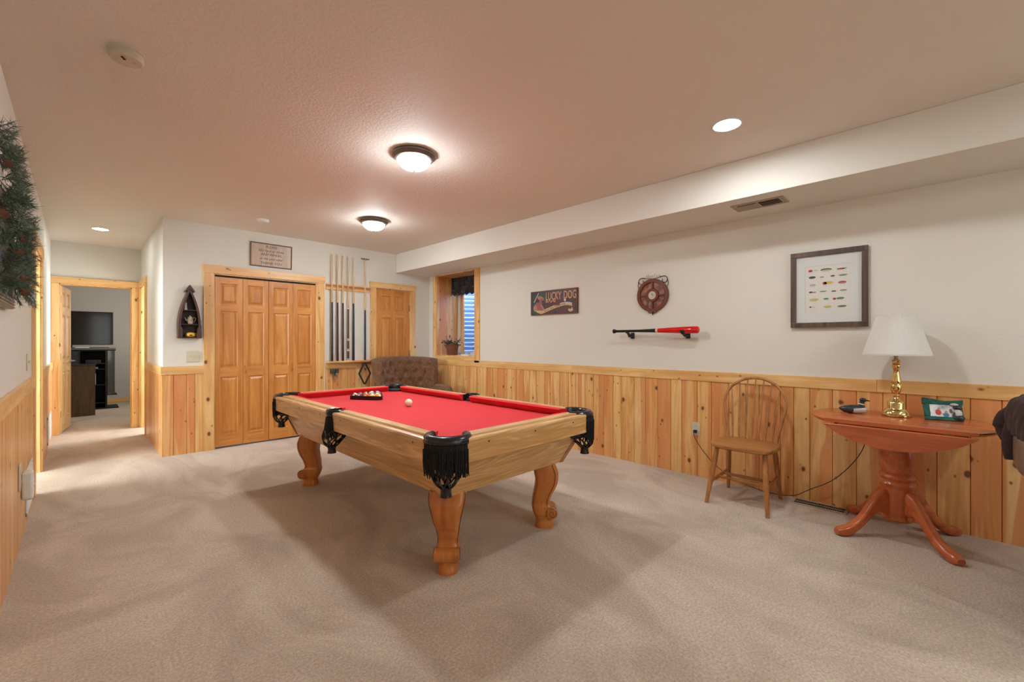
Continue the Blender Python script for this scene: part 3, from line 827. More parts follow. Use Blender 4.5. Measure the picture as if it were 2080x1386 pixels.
# rail cross-section: u measured inward from the outer edge, z up
railprof = [(0.012, 0.690), (0.0, 0.728), (-0.002, 0.736), (0.002, 0.744), (0.010, 0.747), (0.030, 0.747), (0.033, 0.743), (0.036, 0.743), (0.039, 0.751), (0.043, ZT), (0.098, ZT), (0.098, 0.690)]
cushprof = [(0.098, ZT - 0.0005), (0.120, 0.7545), (0.134, 0.7525), (0.139, 0.748), (0.136, 0.741), (0.104, ZB + 0.0005), (0.098, ZB + 0.0005)]
def place(side, u, s, z):
    """side: 0=-y end,1=+y end,2=-x side,3=+x side ; u inward, s along"""
    if side == 0: return (s, -B_ + u, z)
    if side == 1: return (s, B_ - u, z)
    if side == 2: return (-A_ + u, s, z)
    return (A_ - u, s, z)
def segm(m, side, prof, s0, s1, k0=0.0, k1=0.0, t=None):
    rings = []
    us = [p[0] for p in prof]; ub = min(us)
    m.loft([[place(side, u, s0 + (u - ub) * k0, z) for u, z in prof], [place(side, u, s1 - (u - ub) * k1, z) for u, z in prof]], 0, t)
CC = 0.190   # rails stop this far from the corner
SP = 0.052   # half gap of a side pocket
for side, a, b, ka, kb in ((0, -A_+CC, A_-CC, 0.9, 0.9), (1, -A_+CC, A_-CC, 0.9, 0.9), (2, -B_+CC, -SP, 0.9, 0.4), (2, SP, B_-CC, 0.4, 0.9), (3, -B_+CC, -SP, 0.9, 0.4), (3, SP, B_-CC, 0.4, 0.9)):
    ax = 'x' if side < 2 else 'y'
    ra, rb = (0.45 if ka > 0.5 else 0.0), (0.45 if kb > 0.5 else 0.0)
    oa, ob = (0.040 if ka > 0.5 else 0.0), (0.040 if kb > 0.5 else 0.0)
    m = MB(); segm(m, side, railprof, a - oa, b + ob, ra, rb)
    r_ = m.obj('rail', oak[ax], pt, smooth=35)
    m = MB(); segm(m, side, cushprof, a, b, ka, kb)
    m.obj('cushion', feltm, r_, smooth=35)
# apron boards with their bolt holes
for side in range(4):
    hl = A_ if side < 2 else B_
    m = MB(); ax = 'x' if side < 2 else 'y'
    ap = [(0.004, 0.632), (0.004, 0.727), (0.026, 0.727), (0.026, 0.632)]
    spans = [(-hl + 0.140, hl - 0.140)] if side < 2 else [(-hl + 0.140, -0.035), (0.035, hl - 0.140)]
    for s0, s1 in spans: segm(m, side, ap, s0, s1)
    holes = (-0.34, 0.0, 0.34) if side < 2 else (-0.98, -0.55, -0.16, 0.16, 0.55, 0.98)
    for s in holes:
        segm(m, side, [(0.002, 0.709), (0.002, 0.716), (0.006, 0.716), (0.006, 0.709)], s - 0.004, s + 0.004)
        for q in range(6): m.m[-1 - q] = 1
    m.obj('apron', [oak[ax], holem], pt)
# tapered cabinet
def ring(hx, hy, z): return [(-hx,-hy,z),(hx,-hy,z),(hx,hy,z),(-hx,hy,z)]
t1x, t1y, b1x, b1y = 0.545, 1.150, 0.462, 1.045
zt, zb = 0.640, 0.420
for nm, fx, ax in (('cabinet_end', 0, 'x'), ('cabinet_side', 1, 'y')):
    for sg in (-1, 1):
        m = MB()
        if fx == 0:
            m.loft([[(-b1x, sg*b1y, zb), (b1x, sg*b1y, zb), (b1x, sg*(b1y-0.02), zb), (-b1x, sg*(b1y-0.02), zb)],
                    [(-t1x, sg*t1y, zt), (t1x, sg*t1y, zt), (t1x, sg*(t1y-0.02), zt), (-t1x, sg*(t1y-0.02), zt)]])
        else:
            m.loft([[(sg*b1x, -b1y, zb), (sg*b1x, b1y, zb), (sg*(b1x-0.02), b1y, zb), (sg*(b1x-0.02), -b1y, zb)],
                    [(sg*t1x, -t1y, zt), (sg*t1x, t1y, zt), (sg*(t1x-0.02), t1y, zt), (sg*(t1x-0.02), -t1y, zt)]])
        m.obj(nm, oak[ax], pt)
trimo = wood('corner_trim_oak', 'z', ((0.50,0.24,0.09),(0.42,0.18,0.06),(0.32,0.12,0.04)), False, rough=0.35)
for sx in (-1, 1):
    for sy in (-1, 1):
        m = MB()
        for e in ((0.004, 0.0), ):
            m.loft([[(sx*(b1x+0.006), sy*(b1y+0.004), zb-0.002), (sx*(b1x-0.028), sy*(b1y+0.004), zb-0.002), (sx*(b1x-0.028), sy*(b1y-0.004), zb-0.002), (sx*(b1x+0.006), sy*(b1y-0.004), zb-0.002)],
                    [(sx*(t1x+0.006), sy*(t1y+0.004), zt), (sx*(t1x-0.028), sy*(t1y+0.004), zt), (sx*(t1x-0.028), sy*(t1y-0.004), zt), (sx*(t1x+0.006), sy*(t1y-0.004), zt)]])
        m.obj('corner_trim', trimo, pt)
MB().box(-0.42, 0.42, -1.0, 1.0, 0.425, 0.445).obj('bottom_frame', oak['y'], pt)
# scrolled legs: profile in the diagonal plane
front = [(0.0,0.064),(0.012,0.066),(0.044,0.057),(0.060,0.058),(0.075,0.060),(0.094,0.060),(0.120,0.056),(0.150,0.040),(0.170,0.036),(0.215,0.050),(0.256,0.073),(0.290,0.086),(0.325,0.091),(0.363,0.089),(0.397,0.074),(0.428,0.060)]
back = [(0.0,0.060),(0.012,0.060),(0.044,0.054),(0.060,0.056),(0.087,0.066),(0.110,0.076),(0.134,0.081),(0.188,0.076),(0.242,0.064),(0.289,0.056),(0.323,0.059),(0.350,0.066),(0.428,0.075)]
wid = [(0.0,0.108),(0.02,0.106),(0.050,0.094),(0.078,0.096),(0.082,0.116),(0.145,0.116),(0.152,0.098),(0.234,0.122),(0.304,0.150),(0.36,0.176),(0.398,0.190),(0.428,0.186)]
def itp(tab, z):
    for (a, p), (b, q) in zip(tab, tab[1:]):
        if z <= b: return p + (q - p) * (z - a) / (b - a)
    return tab[-1][1]
zl = sorted(set([0.428 * i / 60 for i in range(61)]))
def legmesh():
    m = MB(); rings = []
    for z in zl:
        f, b, w = itp(front, z), -itp(back, z), itp(wid, z) / 2
        f2 = 0.0
        cr = 0.22
        c = (f + b) / 2; hx = (f - b) / 2
        ring_ = []
        for j in range(28):
            a = 2 * PI * j / 28
            ca, sa = math.cos(a), math.sin(a)
            p = 0.38 if z > 0.06 else 0.8
            ring_.append((c + hx * math.copysign(abs(ca) ** p, ca), w * math.copysign(abs(sa) ** p, sa), z))
        rings.append(ring_)
    m.loft(rings)
    return m
def scroll():
    m = MB()
    m.lathe([(0.030, -0.066), (0.037, -0.062), (0.038, 0.062), (0.030, 0.066)], 26, (0,0,0), axis='y')
    m.xf(Matrix.Translation((0.046, 0, 0.100)))
    return m
def carve():
    m = MB()
    for sg in (-1, 1):
        pts = []
        for i in range(30):
            a = R(110) - i * R(17); rr = 0.033 - 0.0009 * i
            pts.append((0.046 + rr * math.cos(a), sg * 0.0655, 0.100 + rr * math.sin(a)))
        m.tube(pts, 0.0016, 5)
        pts = []
        for i in range(22):
            z = 0.150 + 0.27 * i / 21
            pts.append((itp(front, z) - 0.020 - 0.006 * math.sin(i / 21 * PI), sg * (itp(wid, z) / 2 + 0.0002), z))
        m.tube(pts, 0.0018, 5)
    return m
for sx, sy in ((-1,-1),(1,-1),(-1,1),(1,1)):
    Mx = Matrix.Translation((sx * 0.385, sy * 0.955, 0)) @ Matrix.Rotation(math.atan2(sy, sx), 4, 'Z')
    lg = legmesh().xf(Mx).obj('leg', legw, pt, smooth=50)
    scroll().xf(Mx).obj('scroll', legw, lg, smooth=40)
    carve().xf(Mx).obj('carved_line', groove, lg)
# pockets
def pocket_corner(sx, sy):
    """casting, fringe and net in a corner frame: corner of the rails at origin, table towards +x,+y"""
    c = (0.116, 0.116)
    def arcp(a, r, z): return (c[0] + r * math.cos(a), c[1] + r * math.sin(a), z)
    m = MB(); rings = []
    n = 30
    for i in range(n + 1):
        a = R(108) + (R(342) - R(108)) * i / n
        rings.append([arcp(a, r, z) for r, z in ((0.075, 0.708), (0.072, 0.748), (0.078, 0.759), (0.090, 0.763), (0.108, 0.758), (0.118, 0.746), (0.121, 0.732), (0.117, 0.720), (0.102, 0.712))])
    m.loft(rings)
    # top ears lying on the rail ends
    m.add([arcp(R(108), 0.072, 0.757), arcp(R(150), 0.108, 0.757), (0.036, 0.176, 0.758), (0.097, 0.196, 0.757)], [(0,1,2,3)])
    m.add([arcp(R(342), 0.072, 0.757), arcp(R(300), 0.108, 0.757), (0.176, 0.036, 0.758), (0.196, 0.097, 0.757)], [(0,1,2,3)])
    fr = MB()
    rnd = random.Random(3)
    # band and strands of the fringe
    band = []
    for z in (0.724, 0.69, 0.655):
        band.append([arcp(R(166) + R(118) * i / 26, 0.1205 + 0.002 * math.sin(i * 2.1), z) for i in range(27)])
    fr.sheet(band)
    for i in range(76):
        a = R(166) + R(118) * (i + 0.5) / 76 + rnd.uniform(-0.012, 0.012)
        r0 = 0.1215 + rnd.uniform(-0.004, 0.004); zb_ = 0.580 + rnd.uniform(-0.012, 0.012)
        fr.tube([arcp(a, r0, 0.70), arcp(a + rnd.uniform(-0.03,0.03), r0, 0.64), arcp(a + rnd.uniform(-0.06,0.06), r0 * rnd.uniform(0.96, 1.0), zb_)], [0.0030, 0.0027, 0.0027], 5)
    nt = MB()
    cb = (0.070, 0.070)
    def cone(a, k):   # k 0 top .. 1 bottom
        r = 0.086 * (1 - k) ** 0.8 + 0.027 * k + 0.014 * math.sin(k * PI)
        cxx = c[0] + (cb[0] - c[0]) * min(1, k * 1.2); cyy = c[1] + (cb[1] - c[1]) * min(1, k * 1.2)
        return (cxx + r * math.cos(a), cyy + r * math.sin(a), 0.660 - 0.140 * k)
    nn = 9
    for i in range(nn):
        a0 = 2 * PI * i / nn
        for dr in (-1, 1):
            pts = []
            for j in range(13):
                k = j / 12
                pts.append(cone(a0 + dr * (PI / nn) * (1 - math.cos(k * 3 * PI)) / 2, k))
            nt.tube(pts, 0.0046, 5)
    nt.lathe([(0.030, 0.525), (0.026, 0.512), (0.025, 0.500), (0.029, 0.478), (0.020, 0.478), (0.020, 0.525)], 18, (cb[0], cb[1], 0))
    lin = MB(); lin.lathe([(0.080,0.72),(0.080,0.60),(0.05,0.58),(0.002,0.575)], 20, (c[0], c[1], 0))
    return m, fr, nt, lin
def pocket_side():
    """frame: rail edge at x=0, inward +x, along y"""
    m = MB(); rings = []
    c = (0.052, 0.0)
    def ap(a, r, z, e=1.0): return (c[0] + r * math.cos(a), c[1] + r * math.sin(a) * e, z)
    n = 24
    for i in range(n + 1):
        a = R(78) + R(204) * i / n
        rings.append([ap(a, r, z) for r, z in ((0.046, 0.708), (0.044, 0.748), (0.048, 0.759), (0.056, 0.762), (0.066, 0.757), (0.071, 0.744), (0.070, 0.730), (0.060, 0.715))])
    m.loft(rings)
    for sg in (-1, 1): m.box(0.040, 0.104, min(sg*0.044, sg*0.0515), max(sg*0.044, sg*0.0515), 0.690, 0.7565)
    fr = MB(); rnd = random.Random(4)
    fr.sheet([[ap(R(115) + R(130) * i / 16, r, z) for i in range(17)] for z, r in ((0.722, 0.064), (0.68, 0.068), (0.64, 0.075))])
    for i in range(30):
        a = R(112) + R(136) * (i + 0.5) / 30
        fr.tube([ap(a, 0.066, 0.71), ap(a, 0.072 + rnd.uniform(-.003,.003), 0.65), ap(a, 0.082 + rnd.uniform(-.006,.006), 0.590 + rnd.uniform(-.010,.010))], [0.0042,0.004,0.0036], 5)
    nt = MB()
    def cone(a, k):
        r = 0.084 * (1 - k) ** 0.8 + 0.026 * k + 0.012 * math.sin(k * PI)
        return (c[0] - 0.035 * min(1, k * 1.4) + r * math.cos(a) * 0.9, r * math.sin(a), 0.635 - 0.115 * k)
    nn = 8
    for i in range(nn):
        a0 = 2 * PI * i / nn
        for dr in (-1, 1):
            nt.tube([cone(a0 + dr * (PI / nn) * (1 - math.cos(j / 12 * 3 * PI)) / 2, j / 12) for j in range(13)], 0.0044, 5)
    nt.lathe([(0.029, 0.522), (0.025, 0.510), (0.024, 0.500), (0.028, 0.480), (0.018, 0.480), (0.018, 0.522)], 16, (c[0] - 0.035, 0, 0))
    lin = MB(); lin.lathe([(0.046,0.72),(0.046,0.62),(0.03,0.60),(0.002,0.595)], 18, (c[0], 0, 0))
    return m, fr, nt, lin
def add_pocket(parts, Mx):
    m, fr, nt, lin = parts
    p = m.xf(Mx).obj('pocket', blackl, pt, smooth=45)
    fr.xf(Mx).obj('fringe', fringem, p)
    nt.xf(Mx).obj('net', blackl, p, smooth=50)
    lin.xf(Mx).obj('pocket_lining', blackm, p, smooth=50)
for sx in (-1, 1):
    for sy in (-1, 1):
        add_pocket(pocket_corner(sx, sy), Matrix.Translation((sx * A_, sy * B_, 0)) @ Matrix.Diagonal((-sx, -sy, 1, 1)))
    add_pocket(pocket_side(), Matrix.Translation((sx * A_, 0, 0)) @ Matrix.Diagonal((-sx, 1, 1, 1)))

# ---------------------------------------------------------------- cue ball, racked balls
def ballmat(name, col, stripe):
    g = G(name)
    tc = g.n('TexCoord').outputs['Object']
    sp = g.n('SeparateXYZ', None, Vector=tc)
    wh_ = (0.72, 0.66, 0.54)
    z = sp.outputs[2]; y = sp.outputs[1]
    if stripe:
        f = g.math('LESS_THAN', g.math('ABSOLUTE', z), 0.0145)
        c = g.mix(f, wh_, col)
    else: c = g.mix(0.0, col, col)
    # number disc on the -y pole
    d = g.math('SQRT', g.math('ADD', g.math('POWER', sp.outputs[0], 2.0), g.math('POWER', z, 2.0)))
    inside = g.math('MULTIPLY', g.math('LESS_THAN', d, 0.0085), g.math('LESS_THAN', y, 0.0))
    c = g.mix(inside, c, wh_)
    return g.out(c, 0.10, Coat_Weight=0.6, Coat_Roughness=0.05)
RBALL = 0.0275
b = MB().ball((0,0,0), 0.029, 32, 20).obj('cue_ball', plain('ivory_ball', (0.80,0.72,0.58), 0.12, var=0.01), None, smooth=80)
b.location = (1.775, 2.885, ZB + 0.029)
tag(b, 'plain white cue ball on the red cloth near the middle', 'billiard ball')
# triangle: near corners A (left) and B (right), apex away
Ax, Ay = 1.655, 3.615; Bx, By = 1.815, 3.375
e = Vector((Bx - Ax, By - Ay, 0)); el = e.length; e.normalize(); nrm = Vector((-e.y, e.x, 0))
if nrm.y < 0: nrm = -nrm
inr = el
rk = thing('triangle_rack', 'black triangle rack holding the balls on the red cloth', 'ball rack', ((Ax + Bx) / 2, (Ay + By) / 2, ZB + 0.0005), math.degrees(math.atan2(e.y, e.x)))
s_ = el / 2; hgt = 0.2595
m = MB()
def tri(off):
    # rounded triangle of inner size for 5 balls, offset outwards
    pts = []
    base = [(-0.1425, -0.0265), (0.1425, -0.0265), (0.0, 0.2205)]
    cor = [(-0.110, -0.0), (0.110, -0.0), (0.0, 0.1905)]
    for k, (cx_, cy_) in enumerate(cor):
        a0 = (-PI/2 - R(120)) + k * R(120)
        for j in range(7):
            a = a0 + R(120) * j / 6
            pts.append((cx_ + (RBALL + off) * math.cos(a), cy_ + (RBALL + off) * math.sin(a)))
    return pts
ins = tri(0.0015); ou = tri(0.011)
m.loft([[(a[0],a[1],0.0),(b_[0],b_[1],0.0),(b_[0],b_[1],0.034),(a[0],a[1],0.034)] for a, b_ in zip(ins, ou)], closed=True)
m.obj('frame', blackg, rk, bev=0.002)
bc = [('maroon', (0.14,0.01,0.015), True, 'maroon striped ball at the left near corner of the rack'),
      ('solid_maroon', (0.15,0.008,0.015), False, 'solid maroon ball second from left along the near rack edge'),
      ('orange', (0.75,0.13,0.02), False, 'orange ball in the middle of the near rack edge'),
      ('pale_yellow', (0.78,0.55,0.14), True, 'yellow and white ball second from right along the near rack edge'),
      ('yellow', (0.80,0.42,0.04), False, 'golden yellow ball at the right near corner of the rack'),
      ('purple', (0.06,0.02,0.12), False, 'purple ball left in the second row of the rack'),
      ('green', (0.01,0.12,0.05), False, 'green ball second in the second row of the rack'),
      ('navy', (0.015,0.03,0.11), False, 'navy blue ball third in the second row of the rack'),
      ('pink_stripe', (0.60,0.10,0.10), True, 'red striped ball right in the second row of the rack'),
      ('black', (0.008,0.008,0.008), False, 'black ball left in the third row of the rack'),
      ('orange_stripe', (0.75,0.13,0.02), True, 'orange striped ball in the middle of the third row of the rack'),
      ('red', (0.55,0.02,0.02), False, 'red ball right in the third row of the rack'),
      ('blue_stripe', (0.02,0.06,0.28), True, 'blue striped ball left in the fourth row of the rack'),
      ('green_stripe', (0.01,0.14,0.06), True, 'green striped ball right in the fourth row of the rack'),
      ('blue', (0.02,0.05,0.28), False, 'blue ball alone at the far point of the rack')]
base = MB().ball((0,0,0), RBALL, 24, 16)
k = 0; first = None
Rk = Matrix.Rotation(math.atan2(e.y, e.x), 4, 'Z')
if (Rk @ Vector((0,1,0))).dot(nrm) < 0: pass
for row in range(5):
    for i in range(5 - row):
        nm, col, st, lb = bc[k]
        bx_ = -0.110 + row * 0.0275 + i * 0.055; by_ = row * 0.0476
        p = Vector(((Ax + Bx) / 2, (Ay + By) / 2, 0)) + Rk @ Vector((bx_, by_, 0))
        q = MB(); q.ball((0,0,0), RBALL, 24, 16)
        o = q.obj('billiard_ball', ballmat('ball_' + nm, col, st), None, smooth=80)
        o.location = (p.x, p.y, ZB + RBALL)
        rr = random.Random(k + 40)
        o.rotation_euler = (rr.uniform(-1, 0.2), rr.uniform(-0.6, 0.6), rr.uniform(-1.0, 0.2))
        tag(o, lb, 'billiard ball', 'billiard balls in the triangle rack')
        k += 1
# ---------------------------------------------------------------- right wall: game sign, clock, bat, framed print
def inkm(name, col, rough=0.6): return plain(name, col, rough, var=0.02)
t = thing('pub_sign', 'dark wooden sign reading LUCKY DOG with a cartoon dog', 'sign', (W, 3.196, 1.658), -90)
w2, h2 = 0.347, 0.141
g = G('sign_ground')
n_ = g.noise(g.coord(), 5.5, 2, 0.5)
gc = g.ramp(n_, [(0.36, (0.02,0.10,0.07)), (0.46, (0.035,0.030,0.07)), (0.56, (0.13,0.035,0.03)), (0.66, (0.06,0.03,0.025))])
g.out(gc, 0.35)
MB().box(-w2, w2, -0.022, 0, -h2, h2).obj('board', g.mt, t, bev=0.002)
m = MB(); e_ = 0.012; y0 = -0.0235
m.box(-w2,w2,y0,-0.022,h2-e_,h2).box(-w2,w2,y0,-0.022,-h2,-h2+e_).box(-w2,-w2+e_,y0,-0.022,-h2+e_,h2-e_).box(w2-e_,w2,y0,-0.022,-h2+e_,h2-e_)
m.obj('border', inkm('sign_border', (0.12,0.035,0.02)), t)
gold = inkm('sign_gold', (0.66,0.34,0.15)); tan = inkm('sign_tan', (0.55,0.43,0.25)); fleshy = inkm('dog_tan', (0.42,0.20,0.13))
text('LUCKY', 'lettering', 0.128, gold, t, (0.005, -0.0225, 0.066), sx=0.58, bold=0.0012)
text('DOG', 'lettering', 0.128, gold, t, (0.245, -0.0225, 0.066), sx=0.62, bold=0.0012)
text('POOL', 'lettering', 0.066, gold, t, (-0.03, -0.0225, -0.002), sx=0.95, bold=0.001)
MB().box(-0.15, 0.10, -0.0240, -0.0228, -0.040, -0.004).obj('worn_patch', g.mt, t)
# ribbon
m = MB(); top = []; bot = []
for i in range(25):
    u = i / 24; x = -0.20 + 0.475 * u
    zc = -0.108 + 0.085 * (math.sin((u - 0.1) * PI * 0.56)) - 0.035 * max(0, u - 0.75) * 4 * (u - 0.75) * 4 * 0.6
    top.append((x, -0.0232, zc + 0.020)); bot.append((x, -0.0232, zc - 0.018))
m.sheet([bot, top])
m.add([(0.275,-0.0233,-0.07),(0.29,-0.0233,-0.11),(0.25,-0.0233,-0.125),(0.215,-0.0233,-0.105),(0.23,-0.0233,-0.085),(0.255,-0.0233,-0.095)], [(0,1,2,3,4,5)])
m.add([(-0.27,-0.0233,-0.085),(-0.18,-0.0233,-0.09),(-0.13,-0.0233,-0.12),(-0.19,-0.0233,-0.128),(-0.25,-0.0233,-0.11)], [(0,1,2,3,4)])
m.obj('ribbon', tan, t)
m = MB(); rnd = random.Random(8)
for i in range(20):
    u = 0.16 + 0.62 * i / 19; x = -0.20 + 0.475 * u
    zc = -0.108 + 0.085 * (math.sin((u - 0.1) * PI * 0.56))
    hh = rnd.uniform(0.005, 0.010)
    if i in (5, 9): continue
    m.box(x - 0.005, x + 0.004, -0.0240, -0.0234, zc - hh, zc + hh * 0.6)
m.obj('ribbon_lettering', inkm('ribbon_ink', (0.12,0.09,0.04)), t)
# the dog with its cue, flat shapes
def blob(m, cx_, cz, rx, rz, a=0.0, y=-0.0232, mi=0, n=16):
    vs = []
    for j in range(n):
        u, v = rx * math.cos(2*PI*j/n), rz * math.sin(2*PI*j/n)
        vs.append((cx_ + u * math.cos(a) - v * math.sin(a), y, cz + u * math.sin(a) + v * math.cos(a)))
    m.add(vs, [tuple(range(n))], mi)
m = MB()
blob(m, -0.215, -0.045, 0.070, 0.050, -0.5, -0.0228, 1); blob(m, -0.275, -0.06, 0.03, 0.04, 0, -0.0229, 0)
blob(m, -0.19, 0.055, 0.052, 0.026, -0.3, -0.0231, 0); blob(m, -0.175, 0.02, 0.035, 0.030, 0, -0.0232, 1); blob(m, -0.155, 0.012, 0.014, 0.012, 0, -0.0236, 2)
blob(m, -0.16, -0.055, 0.050, 0.012, -0.9, -0.0233, 0)
m.obj('dog_figure', [fleshy, inkm('dog_shirt', (0.30,0.10,0.10)), inkm('dog_nose', (0.03,0.02,0.02))], t)
m = MB(); m.add([(-0.30,-0.0234,0.015),(-0.225,-0.0234,0.125),(-0.215,-0.0234,0.118),(-0.288,-0.0234,0.008)], [(0,1,2,3)]); m.obj('painted_cue', tan, t)
m = MB(); blob(m, 0.175, 0.012, 0.016, 0.014, 0, -0.0232, 0); blob(m, 0.205, 0.0, 0.034, 0.030, 0, -0.0228, 1); m.obj('painted_balls', [inkm('ball_white', (0.6,0.6,0.6)), inkm('ball_navy', (0.03,0.03,0.14))], t)

# round clock with scrolled bracket
t = thing('wall_clock', 'round reddish wood clock with small dial and scrolled metal top', 'clock', (W, 1.968, 1.643), -90)
rimm = plain('mahogany_ring', (0.15,0.035,0.012), 0.3)
def ringy(m, r0, r1, y0, y1, n=40):
    m.loft([[(r0*math.cos(a), y1, r0*math.sin(a)), (r1*math.cos(a), y1, r1*math.sin(a)), (r1*math.cos(a), y0, r1*math.sin(a)), (r0*math.cos(a), y0, r0*math.sin(a))] for a in [2*PI*i/n for i in range(n)]], closed=True)
m = MB(); ringy(m, 0.126, 0.158, 0.0, -0.030); m.obj('ring', rimm, t, smooth=40, bev=0.003)
m = MB(); ringy(m, 0.040, 0.064, 0.0, -0.034); m.obj('hub_ring', rimm, t, smooth=40, bev=0.003)
m = MB(); m.box(-0.006,0.006,-0.026,-0.004,0.06,0.13).box(-0.006,0.006,-0.026,-0.004,-0.13,-0.06).box(0.06,0.13,-0.026,-0.004,-0.006,0.006).box(-0.13,-0.06,-0.026,-0.004,-0.006,0.006)
m.obj('spokes', rimm, t)
g = G('clock_scene'); n_ = g.noise(g.coord(), 22, 4, 0.6)
g.out(g.ramp(n_, [(0.36, (0.06,0.02,0.02)), (0.46, (0.20,0.085,0.06)), (0.54, (0.40,0.13,0.05)), (0.63, (0.30,0.20,0.18))]), 0.4)
MB().disc((0,-0.010,0), 0.130, 40).obj('painted_panels', g.mt, t)
MB().lathe([(0.043,-0.012),(0.043,-0.026),(0.002,-0.027)], 30, axis='y').obj('dial', cream if False else plain('dial_white', (0.55,0.52,0.42), 0.3), t)
m = MB(); m.box(-0.0015,0.0015,-0.029,-0.0275,0,0.022); m.obj('minute_hand', dark, t); m = MB(); m.box(0,0.016,-0.029,-0.0275,-0.0015,0.0015); m.obj('hour_hand', dark, t)
ironm = plain('wrought_iron', (0.06,0.035,0.025), 0.4, 0.6)
m = MB()
for sg in (-1, 1):
    pts = [(sg*0.05,-0.012,0.170)]
    for i in range(16):
        a = R(110) - R(22) * i; r_ = 0.038 - 0.0014 * i
        pts.append((sg * (0.115 + r_ * math.cos(a) * 1.0), -0.012, 0.140 + r_ * math.sin(a)))
    m.tube(pts, 0.0035, 6)
    m.tube([(sg*0.150,-0.012,0.14),(sg*0.155,-0.012,0.10),(sg*0.145,-0.012,0.075)], 0.0032, 6)
m.obj('scroll_bracket', ironm, t, smooth=50)
m = MB(); m.prism([(-0.075,0.170),(0,0.158),(0.075,0.172),(0.078,0.180),(0.0,0.168),(-0.078,0.178)], 'y', -0.02, -0.004)
for k in range(7): m.tube([(-0.06+0.02*k,-0.012,0.172),(-0.065+0.0215*k,-0.012,0.198+0.008*math.sin(k*2))],0.0028,5)
m.obj('crest', plain('crest_silver', (0.42,0.36,0.34), 0.3, 0.7), t, smooth=40)
m = MB().tube([(-0.05,-0.01,-0.158),(-0.02,-0.012,-0.172),(0,-0.012,-0.162),(0.02,-0.012,-0.172),(0.045,-0.01,-0.158)],0.003,6).tube([(0,-0.012,-0.16),(0,-0.012,-0.188)],[0.008,0.005],8)
m.obj('pendant', ironm, t, smooth=50)

# baseball bat and its two brackets
BZ = 1.302
t = thing('baseball_bat', 'baseball bat with black handle and glossy red barrel on the wall', 'baseball bat', (W - 0.105, 1.920, BZ), -90)
Lb = 0.425
MB().lathe([(0.004,-Lb),(0.021,-Lb+0.003),(0.0235,-Lb+0.012),(0.018,-Lb+0.022),(0.0125,-Lb+0.045),(0.0125,-0.15),(0.0185,0.03)], 24, axis='x').obj('handle', plain('bat_black', (0.008,0.008,0.009), 0.12), t, smooth=50)
MB().lathe([(0.0186,0.03),(0.0193,0.052)], 24, axis='x').obj('bare_wood_band', plain('ash_wood', (0.62,0.48,0.30), 0.3), t, smooth=50)
MB().lathe([(0.0193,0.052),(0.024,0.15),(0.0295,0.28),(0.0315,0.36),(0.0315,Lb-0.016),(0.027,Lb-0.004),(0.018,Lb),(0.003,Lb-0.002)], 28, axis='x').obj('barrel', red, t, smooth=50)
for x, lb, rr_ in ((-0.265, 'black bracket holding the handle end of the wall bat', 0.0125), (0.290, 'black bracket holding the barrel end of the wall bat', 0.0300)):
    b = thing('bat_bracket', lb, 'bracket', (W, 1.920 - x, BZ - 0.045), -90, 'bat wall brackets')
    MB().box(-0.020,0.020,-0.012,0,-0.030,0.030).obj('back_plate', blackm, b, bev=0.003)
    c0 = -0.105; zc = 0.045
    pts = [(0,-0.006,-0.006),(0,-0.06,-0.010),(0,c0+0.02,zc-rr_-0.014)] + [(0, c0 + (rr_+0.004)*math.cos(a), zc + (rr_+0.004)*math.sin(a)) for a in [R(-80) - R(20)*i for i in range(6)]]
    m = MB(); m.tube(pts, 0.0075, 8, sx=2.4); m.obj('cradle_arm', blackm, b, smooth=50)

# large framed fishing lure print
t = thing('framed_print', 'large brown framed print of colourful fishing lures', 'framed picture', (W, 0.596, 1.590), -90)
w2, h2, fw = 0.232, 0.284, 0.036
m = MB()
m.box(-w2,w2,-0.028,0,h2-fw,h2).box(-w2,w2,-0.028,0,-h2,-h2+fw).box(-w2,-w2+fw,-0.028,0,-h2+fw,h2-fw).box(w2-fw,w2,-0.028,0,-h2+fw,h2-fw)
m.obj('frame', framew, t, bev=0.002)
MB().box(-w2+fw-0.002,w2-fw+0.002,-0.014,-0.004,-h2+fw-0.002,h2-fw+0.002).obj('mat', matw, t)
MB().box(-0.138,0.130,-0.0150,-0.0142,-0.176,0.172).obj('print', paperw, t)
m = MB(); ll = 0.0008
for x0,x1,z0,z1 in ((-0.1395,0.1315,0.172,0.1732),(-0.1395,-0.1383,-0.176,0.172)): m.box(x0,x1,-0.0152,-0.0142,z0,z1)
m.obj('mat_bevel', plain('bevel_grey', (0.35,0.35,0.33), 0.7), t)
lc = {'olive':(0.10,0.11,0.05),'red':(0.40,0.05,0.04),'yellow':(0.62,0.46,0.08),'green':(0.10,0.22,0.12),'grey':(0.42,0.42,0.48),'dark':(0.05,0.055,0.04),'lime':(0.42,0.46,0.22),'pink':(0.45,0.20,0.16)}
keys = list(lc); lmats = [inkm('lure_' + k, lc[k]) for k in keys]
